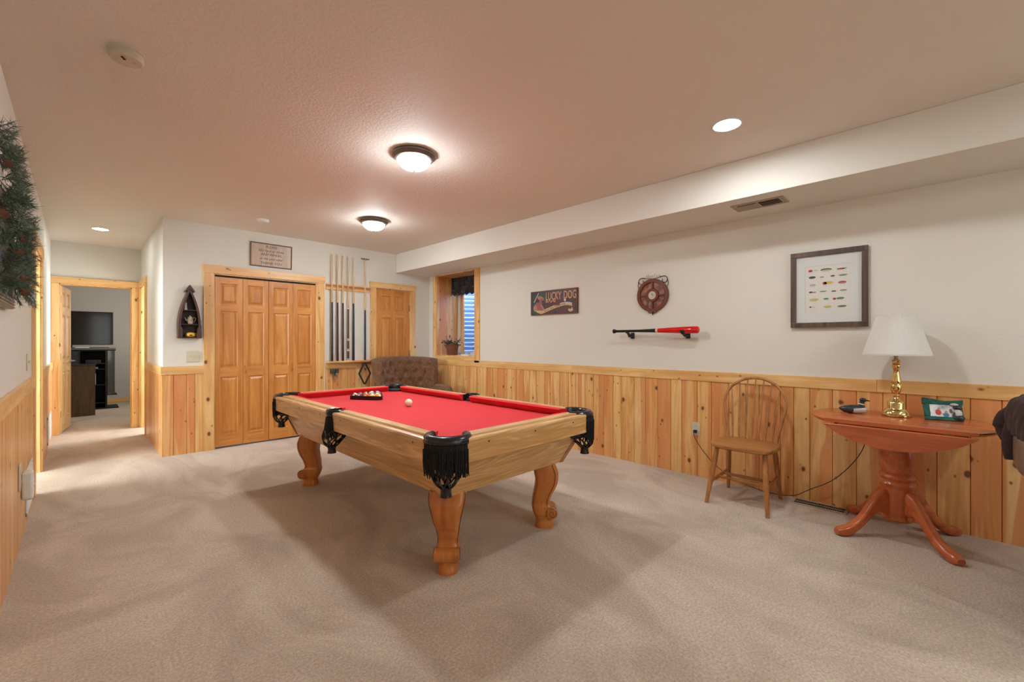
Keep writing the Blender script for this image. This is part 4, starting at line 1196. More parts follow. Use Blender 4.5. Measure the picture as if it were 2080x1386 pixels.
lures = [(-0.106,0.140,0.016,0.010,'red',None),(-0.075,0.142,0.018,0.003,'grey',None),(-0.010,0.140,0.040,0.011,'olive','lime'),(0.078,0.137,0.030,0.006,'red',None),(0.100,0.139,0.018,0.004,'grey',None),
 (-0.095,0.090,0.026,0.010,'dark',None),(-0.035,0.088,0.016,0.005,'pink',None),(0.030,0.090,0.016,0.006,'dark',None),(0.090,0.092,0.032,0.008,'lime','olive'),
 (-0.092,0.032,0.024,0.010,'grey',None),(-0.018,0.040,0.016,0.012,'red',None),(0.006,0.042,0.034,0.011,'yellow',None),(0.086,0.038,0.028,0.011,'red','pink'),
 (-0.104,-0.020,0.014,0.007,'dark',None),(-0.082,-0.022,0.014,0.006,'pink',None),(-0.028,-0.018,0.028,0.006,'lime','olive'),(0.036,-0.022,0.018,0.005,'dark',None),(0.092,-0.020,0.024,0.006,'olive','lime'),
 (-0.085,-0.078,0.034,0.011,'yellow','lime'),(-0.010,-0.075,0.020,0.007,'green',None),(0.040,-0.078,0.012,0.009,'red',None),(0.074,-0.076,0.028,0.009,'green',None),
 (-0.106,-0.132,0.008,0.006,'dark',None),(-0.086,-0.133,0.014,0.003,'grey',None),(0.000,-0.134,0.028,0.011,'yellow','lime'),(0.084,-0.134,0.032,0.008,'green','olive')]
m = MB()
for x, z, rx, rz, c, c2 in lures:
    blob(m, x, z, rx*0.86, rz*0.92, 0.02, -0.0154, keys.index(c))
    if c2: blob(m, x, z - rz * 0.35, rx * 0.7, rz * 0.4, 0.02, -0.0156, keys.index(c2))
    for hx_ in ((-0.4, 0.4) if rx > 0.014 else ()):
        m.box(x+hx_*rx-0.0006, x+hx_*rx+0.0006, -0.0153, -0.0151, z-rz-0.012, z-rz*0.6, keys.index('grey'))
m.obj('lure_illustrations', lmats, t)
gl = G('picture_glass')

# ---------------------------------------------------------------- bow back chair
t = thing('windsor_chair', 'oak bow back windsor chair standing against the wainscot', 'chair', (3.535, 1.045, 0), -90)
# local: front -y, right +x ; world x = local y
SH = 0.440
m = MB(); rings = []
for z, k in ((SH-0.034, 0.93), (SH-0.026, 0.99), (SH-0.010, 1.0), (SH-0.002, 0.98), (SH, 0.95)):
    rg = []
    for j in range(40):
        a = 2*PI*j/40; ca, sa = math.cos(a), math.sin(a)
        hw = 0.228 - 0.022 * (1 + sa) * 0.5
        x = hw * math.copysign(abs(ca) ** 0.55, ca) * k; y = 0.195 * math.copysign(abs(sa) ** 0.6, sa) * k
        rg.append((x, y - 0.01, z))
    rings.append(rg)
m.loft(rings); m.obj('seat', chairw['x'], t, smooth=40)
for sx, sy, fx, fy in ((-1,-1,-0.200,-0.235),(1,-1,0.205,-0.235),(-1,1,-0.200,0.232),(1,1,0.172,0.235)):
    a = Vector((sx*0.160, sy*0.125, SH-0.03)); b = Vector((fx, fy, 0.0))
    p = [b, b.lerp(a, 0.05), b.lerp(a, 0.45), b.lerp(a, 0.75), a]
    MB().tube(p, [0.0125,0.0135,0.0185,0.019,0.015], 14).obj('leg', chairw['z'], t, smooth=50)
def lp(sx, sy, k):
    fx = {(-1,-1):-0.200,(1,-1):0.205,(-1,1):-0.200,(1,1):0.172}[(sx,sy)]; fy = 0.233*sy
    return Vector((fx, fy, 0)).lerp(Vector((sx*0.145, sy*0.125, SH-0.03)), k)
for sx in (-1, 1):
    MB().tube([lp(sx,-1,0.38), (lp(sx,-1,0.38)+lp(sx,1,0.42))/2, lp(sx,1,0.42)], [0.010,0.015,0.010], 12).obj('side_stretcher', chairw['y'], t, smooth=50)
for k in (0.36, 0.62):
    a = lp(-1,-1,0.38).lerp(lp(-1,1,0.42), k); b = lp(1,-1,0.38).lerp(lp(1,1,0.42), k)
    MB().tube([a, (a+b)/2, b], [0.009,0.0135,0.009], 12).obj('cross_stretcher', chairw['x'], t, smooth=50)
# bow
def bow(u):  # u 0..1 left foot to right foot
    a = PI * u
    x = -math.cos(a) * 0.192 * (1.0 if True else 1)
    hgt_ = math.sin(a) ** 0.72
    if u < 0.5: base = -0.125
    else: base = 0.125
    # lower part narrows towards the seat
    k = min(1, hgt_ * 1.9)
    x = x * (0.66 + 0.34 * math.sin(min(1, hgt_ * 1.5) * PI / 2)) if True else x
    z = SH - 0.005 + 0.475 * hgt_
    y = 0.150 + 0.105 * hgt_
    return Vector((x, y, z))
pts = []
for i in range(41):
    a = -R(20) + R(220) * i / 40
    # ellipse whose lower ends run down to the seat
    cx_, cz_ = 0.0, SH + 0.275
    x = -math.cos(a) * 0.218; z = cz_ + math.sin(a) * 0.195
    pts.append((x, z))
low = [(-0.168, SH-0.01), (-0.182, SH+0.08)]; lowr = [(0.182, SH+0.08), (0.168, SH-0.01)]
full = low + pts[1:-1] + lowr
full3 = [(x, 0.140 + 0.235 * (z - SH), z) for x, z in full]
MB().tube(full3, 0.0105, 12).obj('bow', chairw['z'], t, smooth=50)
for i in range(7):
    u = (i - 3) / 3
    xb, xt = u * 0.135, u * 0.172
    ztp = SH + 0.275 + 0.195 * math.sqrt(max(0, 1 - (xt/0.218)**2)) - 0.003
    a = Vector((xb, 0.135, SH - 0.01)); b = Vector((xt, 0.140 + 0.235 * (ztp - SH), ztp))
    MB().tube([a, a.lerp(b, 0.35), b], [0.0065, 0.0080, 0.0052], 8).obj('spindle', chairw['z'], t, smooth=50)

# ---------------------------------------------------------------- drop leaf pedestal table
TX, TY, TZ = 3.580, 0.195, 0.722
t = thing('drop_leaf_table', 'reddish brown pedestal table with its near leaf folded down', 'table', (TX, TY, 0), -90)
# local: x -> world -y ; y -> world +x ; near edge at local y = -0.28
RR, HY2 = 0.437, 0.285
def toparc(n=26):
    a0 = math.asin(HY2 / RR); pts = []
    for i in range(n + 1): a = -a0 + 2*a0*i/n; pts.append((RR*math.cos(a), RR*math.sin(a)))
    q = [(-x, -y) for x, y in pts]
    return pts + q
m = MB(); oc = toparc(); rings = []
for z, k in ((TZ-0.022, 0.970), (TZ-0.016, 0.990), (TZ-0.008, 1.0), (TZ-0.002, 0.995), (TZ, 0.982)):
    rings.append([(x*k, y*(k if abs(y) < HY2-0.001 else 1.0), z) for x, y in oc])
m.loft(rings); m.obj('tabletop', cherry['x'], t, smooth=40)
def dleaf(sg):
    m = MB(); xs = math.sqrt(RR**2 - HY2**2)
    pol = [(-xs, 0)]
    n = 30
    for i in range(n + 1):
        x = -xs + 2*xs*i/n
        pol.append((x, -0.80 * (math.sqrt(max(0, RR**2 - x*x)) - HY2)))
    pol = [(-xs, 0.0)] + pol[1:-1] + [(xs, 0.0)]
    y0 = sg * (HY2 + 0.006)
    m.loft([[(x, y0, TZ - 0.028 + z) for x, z in pol], [(x, y0 + sg * 0.004, TZ - 0.026 + z * 0.99) for x, z in pol], [(x, y0 + sg*0.016, TZ - 0.026 + z*0.99) for x, z in pol], [(x, y0 + sg*0.02, TZ - 0.029 + z*0.97) for x, z in pol]])
    tilt = Matrix.Translation((0, y0, TZ-0.026)) @ Matrix.Rotation(R(-sg*(7 if sg < 0 else 0)), 4, 'X') @ Matrix.Translation((0, -y0, -TZ+0.026))
    m.xf(tilt)
    return m
dleaf(-1).obj('drop_leaf', cherry['x'], t, smooth=35)
m = dleaf(1); m.xf(Matrix.Translation((0, -0.010, 0))); m.obj('drop_leaf', cherry['x'], t, smooth=35)
for x in (-0.24, 0.0, 0.22):
    MB().box(x-0.022, x+0.022, -HY2-0.008, -HY2+0.02, TZ-0.026, TZ-0.022).obj('hinge', agedm, t)
MB().box(-0.30, 0.30, -0.13, -0.10, TZ-0.070, TZ-0.022).box(-0.30, 0.30, 0.10, 0.13, TZ-0.070, TZ-0.022).box(-0.30,-0.28,-0.13,0.13,TZ-0.07,TZ-0.022).box(0.28,0.30,-0.13,0.13,TZ-0.07,TZ-0.022).obj('apron', cherry['x'], t)
MB().lathe([(0.085,0.700),(0.085,0.628),(0.078,0.612),(0.074,0.590),(0.072,0.575),(0.080,0.55),(0.090,0.50),(0.093,0.46),(0.088,0.42),(0.078,0.398),(0.074,0.39),(0.086,0.380),(0.090,0.368),(0.086,0.356),(0.080,0.350),(0.092,0.338),(0.096,0.325),(0.090,0.310),(0.084,0.30),(0.080,0.29),(0.078,0.15),(0.072,0.135),(0.078,0.125),(0.080,0.110),(0.066,0.097),(0.03,0.092),(0.002,0.092)], 36).obj('pedestal', cherry['z'], t, smooth=35)
for ang in (45, 135, 225, 315):
    m = MB()
    prof = []   # (r, ztop, zbot, halfwidth)
    P = [(0.060,0.290,0.130,0.026),(0.090,0.290,0.140,0.026),(0.120,0.272,0.150,0.025),(0.155,0.232,0.130,0.025),(0.190,0.180,0.095,0.025),(0.225,0.132,0.060,0.026),(0.262,0.092,0.030,0.028),(0.300,0.068,0.008,0.030),(0.335,0.056,0.0,0.031),(0.362,0.050,0.002,0.030),(0.380,0.038,0.010,0.022)]
    rings = []
    for r_, za, zb_, w_ in P:
        zc, hh = (za+zb_)/2, (za-zb_)/2
        rings.append([(r_, w_*math.copysign(abs(math.cos(b))**0.6, math.cos(b)), zc + hh*math.copysign(abs(math.sin(b))**0.6, math.sin(b))) for b in [2*PI*j/16 for j in range(16)]])
    m.loft(rings); m.xf(Matrix.Rotation(R(ang), 4, 'Z'))
    m.obj('leg', cherry['x' if ang else 'y'], t, smooth=50)

# ---------------------------------------------------------------- table lamp
LX, LY = 3.695, 0.209
t = thing('table_lamp', 'brass table lamp with an ivory pleated shade on the table', 'lamp', (LX, LY, TZ), 0)
MB().lathe([(0.068,0.0),(0.074,0.004),(0.074,0.013),(0.067,0.018),(0.064,0.030),(0.058,0.040),(0.047,0.047),(0.0445,0.052),(0.0445,0.086),(0.040,0.094),(0.030,0.102)], 48).obj('base', brass, t, smooth=40)
MB().lathe([(0.030,0.102),(0.019,0.110),(0.014,0.120),(0.015,0.126),(0.020,0.132),(0.017,0.140),(0.022,0.150),(0.027,0.165),(0.0295,0.182),(0.0295,0.200),(0.025,0.208),(0.0275,0.216),(0.026,0.232),(0.021,0.258),(0.016,0.285),(0.018,0.292),(0.015,0.298),(0.020,0.306),(0.0235,0.320),(0.0235,0.328),(0.017,0.336),(0.021,0.342),(0.023,0.352),(0.014,0.362),(0.010,0.368)], 40).obj('stem', brass, t, smooth=40)
MB().lathe([(0.011,0.368),(0.011,0.42),(0.017,0.425),(0.017,0.46),(0.002,0.462)], 16).obj('socket', plain('socket_tan', (0.45,0.36,0.22), 0.4), t, smooth=40)
m = MB(); rings = []
npl = 96
for z, r_ in ((0.392, 0.168), (0.402, 0.166), (0.640, 0.096), (0.650, 0.095)):
    rings.append([((r_ + (0.0016 if j % 2 else -0.0016) * (1 if 0.40 < z < 0.645 else 0.2)) * math.cos(2*PI*j/(npl*2)), (r_ + (0.0016 if j % 2 else -0.0016)) * math.sin(2*PI*j/(npl*2)), z) for j in range(npl*2)])
m.loft(rings, caps=False); m.obj('lamp_shade', shadec, t, smooth=60, solid=0.0015)
bind = plain('shade_binding', (0.70,0.68,0.62), 0.7)
MB().lathe([(0.1700,0.390),(0.1705,0.399),(0.1675,0.399),(0.1670,0.390)], 64, caps=False).obj('lower_binding', bind, t, smooth=40)
MB().lathe([(0.0975,0.642),(0.0970,0.651),(0.094,0.651),(0.094,0.642)], 48, caps=False).obj('upper_binding', bind, t, smooth=40)
# cord from the plug to the table
t = thing('power_cord', 'thin brown lamp cord running along the wainscot to the outlet', 'cord', (W - 0.03, 1.555, 0.40), 0)
pts = [(0,0,0),(-0.004,0.012,-0.03),(0.0,-0.02,-0.10),(0.0,-0.10,-0.20),(-0.004,-0.20,-0.285),(-0.008,-0.34,-0.355),(-0.012,-0.47,-0.385),(-0.03,-0.60,-0.392),(-0.03,-0.75,-0.375),(-0.03,-0.86,-0.30),(-0.035,-0.98,-0.215),(-0.04,-1.08,-0.10),(-0.05,-1.16,0.04),(-0.055,-1.20,0.20),(-0.058,-1.19,0.322)]
# smooth the path
def smoothp(p, n=6):
    p = [Vector(q) for q in p]; out = []
    for i in range(len(p) - 1):
        p0, p1, p2, p3 = p[max(i-1,0)], p[i], p[i+1], p[min(i+2, len(p)-1)]
        for k in range(n):
            u = k / n
            out.append(0.5*((2*p1)+(-p0+p2)*u+(2*p0-5*p1+4*p2-p3)*u*u+(-p0+3*p1-3*p2+p3)*u**3))
    out.append(p[-1]); return out
MB().tube(smoothp(pts), 0.0028, 6).obj('cable', hairm, t, smooth=50)
MB().box(0.0, 0.022, -0.014, 0.014, -0.012, 0.014).obj('plug', blackm, t, bev=0.003).location = (-0.018, 0, 0)

# ---------------------------------------------------------------- loon decoy
t = thing('loon_decoy', 'black and white carved loon decoy left of the table lamp', 'decoy', (3.640, 0.415, TZ), 0)
t.rotation_euler = (0, 0, R(-60))
dk = MB(); 
def body_ring(x, w, zl, zh, n=18):
    zc, hh = (zl+zh)/2, (zh-zl)/2
    return [(x, w*math.cos(2*PI*j/n), zc + hh*math.sin(2*PI*j/n)) for j in range(n)]
g = G('loon_plumage')
tc = g.n('TexCoord').outputs['Object']; sp = g.n('SeparateXYZ', None, Vector=tc)
belly = g.math('LESS_THAN', sp.outputs[2], g.math('ADD', 0.036, g.math('MULTIPLY', sp.outputs[0], 0.12)))
front_ = g.math('GREATER_THAN', sp.outputs[0], 0.004)
vo = g.n('TexVoronoi', {'feature': 'F1'}, Vector=g.coord(), Scale=190.0)
spk = g.math('LESS_THAN', vo.outputs['Distance'], 0.22)
c = g.mix(spk, (0.02,0.022,0.025), (0.22,0.22,0.22))
c = g.mix(g.math('MULTIPLY', belly, 1.0), c, (0.62,0.59,0.56))
c = g.mix(g.math('MULTIPLY', g.math('LESS_THAN', sp.outputs[0], -0.018), 1.0), c, g.mix(spk, (0.02,0.022,0.025), (0.2,0.2,0.2)))
g.out(c, 0.35)
dk.loft([body_ring(-0.088,0.003,0.026,0.030), body_ring(-0.078,0.014,0.018,0.034), body_ring(-0.055,0.028,0.004,0.042), body_ring(-0.02,0.036,0.0,0.047), body_ring(0.02,0.037,0.0,0.048), body_ring(0.05,0.030,0.002,0.044), body_ring(0.066,0.016,0.010,0.036), body_ring(0.070,0.004,0.018,0.028)])
dk.xf(Matrix.Diagonal((1,1,1.2,1))).obj('body', g.mt, t, smooth=60)
m = MB(); m.tube([(0.040,0,0.042),(0.044,0,0.068),(0.046,0,0.082)], [0.020,0.014,0.0125], 16).ball((0.050,0,0.090), 0.0155, 16, 10, sc=(1.25,0.9,0.95))
m.obj('head', plain('loon_black', (0.012,0.014,0.016), 0.3), t, smooth=60)
MB().tube([(0.064,0,0.090),(0.080,0,0.086),(0.092,0,0.082)], [0.006,0.004,0.001], 8).obj('bill', plain('loon_bill', (0.015,0.015,0.016), 0.3), t, smooth=60)
MB().tube([(0.0415,0,0.060),(0.0425,0,0.066)], [0.0172,0.0160], 20).obj('neck_band', plain('loon_white', (0.62,0.60,0.57), 0.4), t, smooth=60)

# ---------------------------------------------------------------- small green photo frame
t = thing('photo_frame', 'small green photo frame with a loon figure beside the lamp', 'photo frame', (3.685, -0.008, TZ), 0)
t.rotation_euler = (R(-20), 0, R(-72))
grn = fabric('green_resin', (0.012,0.065,0.05), (0.03,0.14,0.10), 40, 0.2, 0)
w2, hh = 0.088, 0.125
m = MB(); m.box(-w2,w2,-0.012,0.004,0,0.022).box(-w2,-w2+0.028,-0.012,0.004,0.022,hh-0.02).box(w2-0.028,w2,-0.012,0.004,0.022,hh-0.02)
m.prism([(-w2-0.004,hh-0.028),(w2+0.004,hh-0.028),(w2+0.008,hh+0.004),(w2*0.6,hh-0.002),(0.01,hh-0.006),(-w2*0.5,hh+0.006),(-w2-0.002,hh+0.012)], 'y', -0.014, 0.004)
m.obj('frame', grn, t, bev=0.003)
g = G('snapshot'); n_ = g.noise(g.coord(), 18, 2); g.out(g.ramp(n_, [(0.40, (0.13,0.12,0.10)), (0.52, (0.34,0.32,0.27)), (0.62, (0.42,0.40,0.34))]), 0.2)
MB().box(-w2+0.026, w2-0.026, -0.006, -0.004, 0.020, hh-0.026).obj('photo', g.mt, t)
m = MB(); blob(m, -0.022, 0.048, 0.014, 0.018, 0, -0.0064, 0); blob(m, -0.018, 0.070, 0.006, 0.007, 0, -0.0066, 1); blob(m, 0.012, 0.034, 0.014, 0.012, 0, -0.0065, 2); blob(m, 0.014, 0.052, 0.006, 0.007, 0, -0.0067, 1); blob(m, 0.036, 0.060, 0.008, 0.014, 0, -0.0066, 3)
m.obj('photo_people', [inkm('photo_red', (0.55,0.05,0.03)), inkm('photo_skin', (0.40,0.22,0.15)), inkm('photo_blue', (0.05,0.18,0.30)), inkm('photo_brown', (0.15,0.08,0.05))], t)
m = MB(); m.ball((0.064,-0.012,0.046),0.022,16,10,sc=(0.9,0.45,1.1)).ball((0.052,-0.012,0.098),0.014,12,8,sc=(1.5,0.5,0.6))
m.obj('loon_relief', plain('relief_white', (0.50,0.49,0.45), 0.5), t, smooth=50)
m = MB(); m.ball((0.066,-0.014,0.080),0.015,14,8,sc=(1.3,0.6,0.9)).ball((0.070,-0.015,0.018),0.016,14,8,sc=(1.3,0.6,1.0)).tube([(0.048,-0.016,0.050),(0.044,-0.016,0.030),(0.050,-0.016,0.010)],0.004,6)
m.obj('loon_dark_markings', plain('relief_black', (0.02,0.02,0.022), 0.4), t, smooth=50)
m = MB(); m.prism([(-0.02,0.0),(0.02,0.0),(0.0,0.09)], 'y', 0.005, 0.007); m.xf(Matrix.Translation((0,0.0,0))@Matrix.Rotation(R(8),4,'X')); m.obj('easel_back', blackm, t)
# ---------------------------------------------------------------- recliner corner and throw at the right edge
RX0, RX1 = 2.50, 3.33
t = thing('recliner', 'tan leather recliner cut off by the right edge of the photo', 'armchair', (2.92, -0.77, -0.04), 0)
def pillow(m, x0, x1, y0, y1, z0, z1, p=0.35, n=28, rings=14, shear=0.0):
    cx_, cy_, cz_ = (x0+x1)/2, (y0+y1)/2, (z0+z1)/2
    rg = []
    for i in range(rings + 1):
        b = -PI/2 + PI*i/rings; cb, sb = abs(math.cos(b))**p if abs(math.cos(b)) > 1e-6 else 0.02, math.copysign(abs(math.sin(b))**p, math.sin(b))
        z = cz_ + sb*(z1-z0)/2
        rg.append([(cx_ + cb*(x1-x0)/2*math.copysign(abs(math.cos(2*PI*j/n))**p, math.cos(2*PI*j/n)), cy_ + cb*(y1-y0)/2*math.copysign(abs(math.sin(2*PI*j/n))**p, math.sin(2*PI*j/n)) + shear*(z-z0), z) for j in range(n)])
    m.loft(rg)
    return m
# local origin at (2.92,-0.72)
pillow(MB(), -0.40, 0.40, 0.10, 0.30, 0.30, 0.92, 0.35, shear=0.30).obj('back_cushion', leather, t, smooth=60)
pillow(MB(), -0.30, 0.30, -0.42, 0.20, 0.28, 0.50, 0.35).obj('seat_cushion', leather, t, smooth=60)
pillow(MB(), 0.06, 0.385, 0.25, 0.525, 0.62, 0.80, 0.3).obj('back_wing', leather, t, smooth=60)
for sx in (-1, 1): pillow(MB(), sx*0.36-0.08, sx*0.36+0.08, -0.46, 0.22, 0.10, 0.62, 0.4).obj('arm', leather, t, smooth=60)
MB().box(-0.32,0.32,-0.38,0.18,0.03,0.30).obj('base', blackm, t, bev=0.01)
t = thing('throw_blanket', 'dark brown plush throw draped over the top of the leather recliner', 'blanket', (2.92, -0.355, 0.850), 0)
m = MB(); rows = []
NN, MM = 44, 30
for i in range(NN + 1):
    u = i / NN; x = -0.44 + 0.90 * u
    row = []
    for j in range(MM + 1):
        v = j / MM      # 0 front hem .. 1 hem behind the back
        cut = 1.0
        topz = 0.060 - 0.10 * max(0, (u - 0.75) / 0.25) ** 2
        a = PI * v
        yy = -0.11 * math.cos(a) * (1.0) + 0.02
        zz = topz - 0.02 + 0.055 * math.sin(a)
        if v < 0.25: zz -= (0.25 - v) * 1.1
        if v > 0.72:
            drop = (v - 0.72) * (0.26 + 0.10 * math.sin(u * 3.0))
            zz -= drop; yy -= drop * 0.22
        wob = 0.010 * math.sin(u * 38 + v * 3) + 0.006 * math.sin(u * 71 + 2 + v * 5)
        row.append((x, yy + wob * (0.4 + v), zz + 0.008 * math.sin(u * 33 + v * 4)))
    rows.append(row)
m.sheet(rows); m.obj('cloth', throwf, t, smooth=80, solid=0.022)
m = MB(); m.tube(smoothp([(0.41,0.05,0.03),(0.455,0.10,-0.04),(0.46,0.115,-0.10),(0.43,0.10,-0.14)]), [0.05]*6+[0.055]*6+[0.045]*6+[0.02], 20)
m.obj('bunched_corner', throwf, t, smooth=70)
m = MB(); m.tube(smoothp([(0.40,0.10,-0.06),(0.385,0.112,-0.13),(0.375,0.112,-0.20),(0.375,0.105,-0.24)]), [0.030]*12+[0.028]*6+[0.012], 12)
m.obj('hanging_fold', throwf, t, smooth=70)

# ---------------------------------------------------------------- tufted armchair in the far corner
t = thing('tufted_armchair', 'brown tufted fabric armchair in the far corner behind the pool table', 'armchair', (3.20, 5.12, 0), 0)
t.rotation_euler = (0, 0, R(-8))
# curved tufted back, front faces -y
def backsurf(u, v):
    a = R(-62) + R(124) * u
    x = 0.455 * math.sin(a); y = 0.28 - 0.34 * (1 - math.cos(a)) * 1.15
    z = 0.42 + 0.53 * v
    rr_ = 0.07 * v
    return x * (1 + rr_), y + 0.10 * v, z
m = MB(); rows = []
tufts = []
for r_ in range(4):
    for c_ in range(6):
        uu = (c_ + 0.5 + (0.5 if r_ % 2 else 0)) / 6.5; tufts.append((uu, 0.18 + r_ * 0.21))
N1, N2 = 90, 44
front_r = []; 
for j in range(N2 + 1):
    v = j / N2; row = []
    for i in range(N1 + 1):
        u = i / N1
        x, y, z = backsurf(u, v)
        d = min(math.hypot((u - a) * 1.25, (v - b) * 0.6) for a, b in tufts)
        puff = 0.050 * min(1, d / 0.07) ** 0.6
        edge = min(1, (1 - v) / 0.10, u / 0.05, (1 - u) / 0.05)
        puff *= max(0, edge) ** 0.5
        a = R(-62) + R(124) * u
        ztop = 0.035 * (1 - abs(2*u-1)**2.5) * v
        row.append((x - puff * math.sin(a), y - puff * math.cos(a), z + ztop - (0.05 * (1 - edge) if u < .05 or u > .95 else 0) * v))
    rows.append(row)
m = MB(); nrow = len(rows[0])
backr = []
for j in range(N2 + 1):
    v = j / N2; row = []
    for i in range(N1 + 1):
        u = i / N1; x, y, z = backsurf(u, v); a = R(-62) + R(124) * u
        ztop = 0.035 * (1 - abs(2*u-1)**2.5) * v
        row.append((x + 0.07 * math.sin(a), y + 0.07 * math.cos(a), z + ztop))
    backr.append(row)
m.loft([list(fr_) + list(reversed(br_)) for fr_, br_ in zip(rows, backr)])
m.obj('backrest', brownf, t, smooth=60)
pillow(MB(), -0.33, 0.33, -0.33, 0.26, 0.28, 0.47, 0.4).obj('seat_cushion', brownf, t, smooth=60)
for sx in (-1, 1): pillow(MB(), sx*0.40-0.08, sx*0.40+0.08, -0.36, 0.12, 0.12, 0.60, 0.5).obj('armrest', brownf, t, smooth=60)
MB().box(-0.42,0.42,-0.34,0.22,0.03,0.30).obj('base', brownf, t, bev=0.02)

# ---------------------------------------------------------------- window dressing
t = thing('valance', 'dark patterned gathered valance across the top of the niche window', 'curtain', (W + 0.27, 5.08, 2.199), 0)
g = G('camp_print')
n1 = g.noise(g.coord(), 13, 3, 0.6, 0.8); n2 = g.noise(g.coord(), 29, 3, 0.6)
c = g.ramp(n1, [(0.36, (0.008,0.009,0.013)), (0.47, (0.018,0.016,0.020)), (0.53, (0.055,0.028,0.016)), (0.60, (0.014,0.032,0.030)), (0.70, (0.07,0.08,0.11))])
c = g.mix(g.math('GREATER_THAN', n2, 0.67), c, (0.25,0.26,0.28))
g.out(c, 0.85)
rows = []
for j in range(19):
    v = j / 18; row = []
    for i in range(181):
        u = i / 180; y = -0.44 + 0.88 * u
        f_ = math.sin(u * 96) * 0.5 + 0.5 * math.sin(u * 61 + 1.3)
        x = f_ * (0.010 + 0.018 * v) + (0.02 if v > 0.82 else 0) * 0
        z = -0.275 * v - (0.012 * math.sin(u * 150) * (1 if v > 0.95 else 0))
        row.append((x, y, z))
    rows.append(row)
m = MB(); m.sheet(rows); m.obj('fabric', g.mt, t, smooth=70, solid=0.002)
MB().tube([(0.012,-0.452,-0.03),(0.012,0.452,-0.03)], 0.006, 10).obj('rod', agedm, t, smooth=50)
t = thing('potted_plant', 'artificial greenery in a brown pot on the window sill', 'potted plant', (W + 0.12, 5.30, WZ0 + 0.008), 0)
MB().lathe([(0.075,0),(0.080,0.01),(0.094,0.150),(0.100,0.155),(0.100,0.165),(0.088,0.165),(0.085,0.140),(0.002,0.138)], 28).obj('pot', plain('brown_pot', (0.17,0.055,0.022), 0.5), t, smooth=40)
leafg = fabric('dusty_leaf', (0.03,0.05,0.035), (0.13,0.16,0.12), 30, 0.1, 0)
rnd = random.Random(12); m = MB(); st = MB(); cn = MB()
for k in range(46):
    a = rnd.uniform(0, 2*PI); rr_ = rnd.uniform(0.06, 0.17); hz = rnd.uniform(0.12, 0.26)
    tip = Vector((rr_*math.cos(a), rr_*math.sin(a), hz))
    b = Vector((0.05*math.cos(a), 0.05*math.sin(a), 0.14))
    st.tube([b, b.lerp(tip, 0.5) + Vector((0,0,0.03)), tip], 0.002, 4)
    for q in range(9):
        p = b.lerp(tip, 0.35 + 0.65*q/8) + Vector((0,0,0.02*math.sin(q)))
        d = Vector((rnd.uniform(-1,1), rnd.uniform(-1,1), rnd.uniform(-0.4,0.9))).normalized() * rnd.uniform(0.018, 0.032)
        s_ = d.cross(Vector((0,0,1))).normalized() * 0.008
        m.add([p, p + d*0.5 + s_, p + d, p + d*0.5 - s_], [(0,1,2,3)])
    if k % 7 == 0: cn.ball(tip, 0.013, 8, 6)
m.obj('leaves', leafg, t); st.obj('stems', plain('stem_brown', (0.06,0.04,0.02), 0.7), t); cn.obj('small_cones', plain('plum_bits', (0.10,0.05,0.045), 0.6), t, smooth=60)
t = thing('stacked_papers', 'small white papers and box on the window sill', 'papers', (W + 0.10, 4.90, WZ0 + 0.008), 0)
MB().box(-0.05,0.06,-0.07,0.10,0,0.020).obj('paper_stack', white, t, bev=0.001)
MB().box(-0.01,0.05,0.0,0.05,0.020,0.048).obj('small_box', plain('pale_blue_box', (0.42,0.48,0.60), 0.5), t, bev=0.002)
t = thing('white_card', 'white folded card leaning by the right side of the niche window', 'card', (W + 0.12, 4.76, WZ0 + 0.008), 0)
MB().loft([[(-0.01,-0.055,0),(0.0,-0.055,0),(0.0,0.035,0),(-0.01,0.035,0)],[(0.02,-0.055,0.15),(0.022,-0.055,0.15),(0.022,0.02,0.15),(0.02,0.02,0.15)]]).obj('card', white, t)

# ---------------------------------------------------------------- pine garland and the picture it hangs over, left wall
t = wallthing('framed_picture', 'wood framed picture partly hidden under the pine garland', 'framed picture', 'left', 2.95, 1.60)
m = MB()
for x0,x1,z0,z1 in ((-0.32,0.32,-0.24,-0.19),(-0.32,0.32,0.19,0.24),(-0.32,-0.27,-0.19,0.19),(0.27,0.32,-0.19,0.19)): m.box(x0,x1,-0.030,0,z0,z1)
m.obj('frame', plain('ribbed_frame', (0.20,0.12,0.07), 0.4), t, bev=0.004)
for k in range(3):
    MB().box(-0.325,0.325,-0.034,-0.030,-0.235+0.014*k,-0.230+0.014*k).obj('frame_rib', agedm, t)
g = G('dim_picture'); n_ = g.noise(g.coord(), 5, 3); g.out(g.ramp(n_, [(0.4,(0.03,0.05,0.04)),(0.6,(0.20,0.25,0.26))]), 0.2)
MB().box(-0.272,0.272,-0.012,-0.004,-0.192,0.192).obj('image', g.mt, t)
t = wallthing('pine_garland', 'frosted pine garland with cones hanging on the left wall', 'garland', 'left', 3.30, 1.75)
# local: x -> world +y, -y -> world +x (out of the wall)
needle = []
g = G('pine_needles'); at = g.n('Attribute', {'attribute_name': 'tint'}).outputs['Color']; sp = g.n('SeparateColor', None, Color=at)
g.out(g.ramp(sp.outputs[0], [(0.0,(0.036,0.068,0.040)),(0.50,(0.090,0.140,0.088)),(0.80,(0.19,0.235,0.17)),(1.0,(0.32,0.36,0.29))]), 0.75)
rnd = random.Random(5); m = MB(); tw = MB()
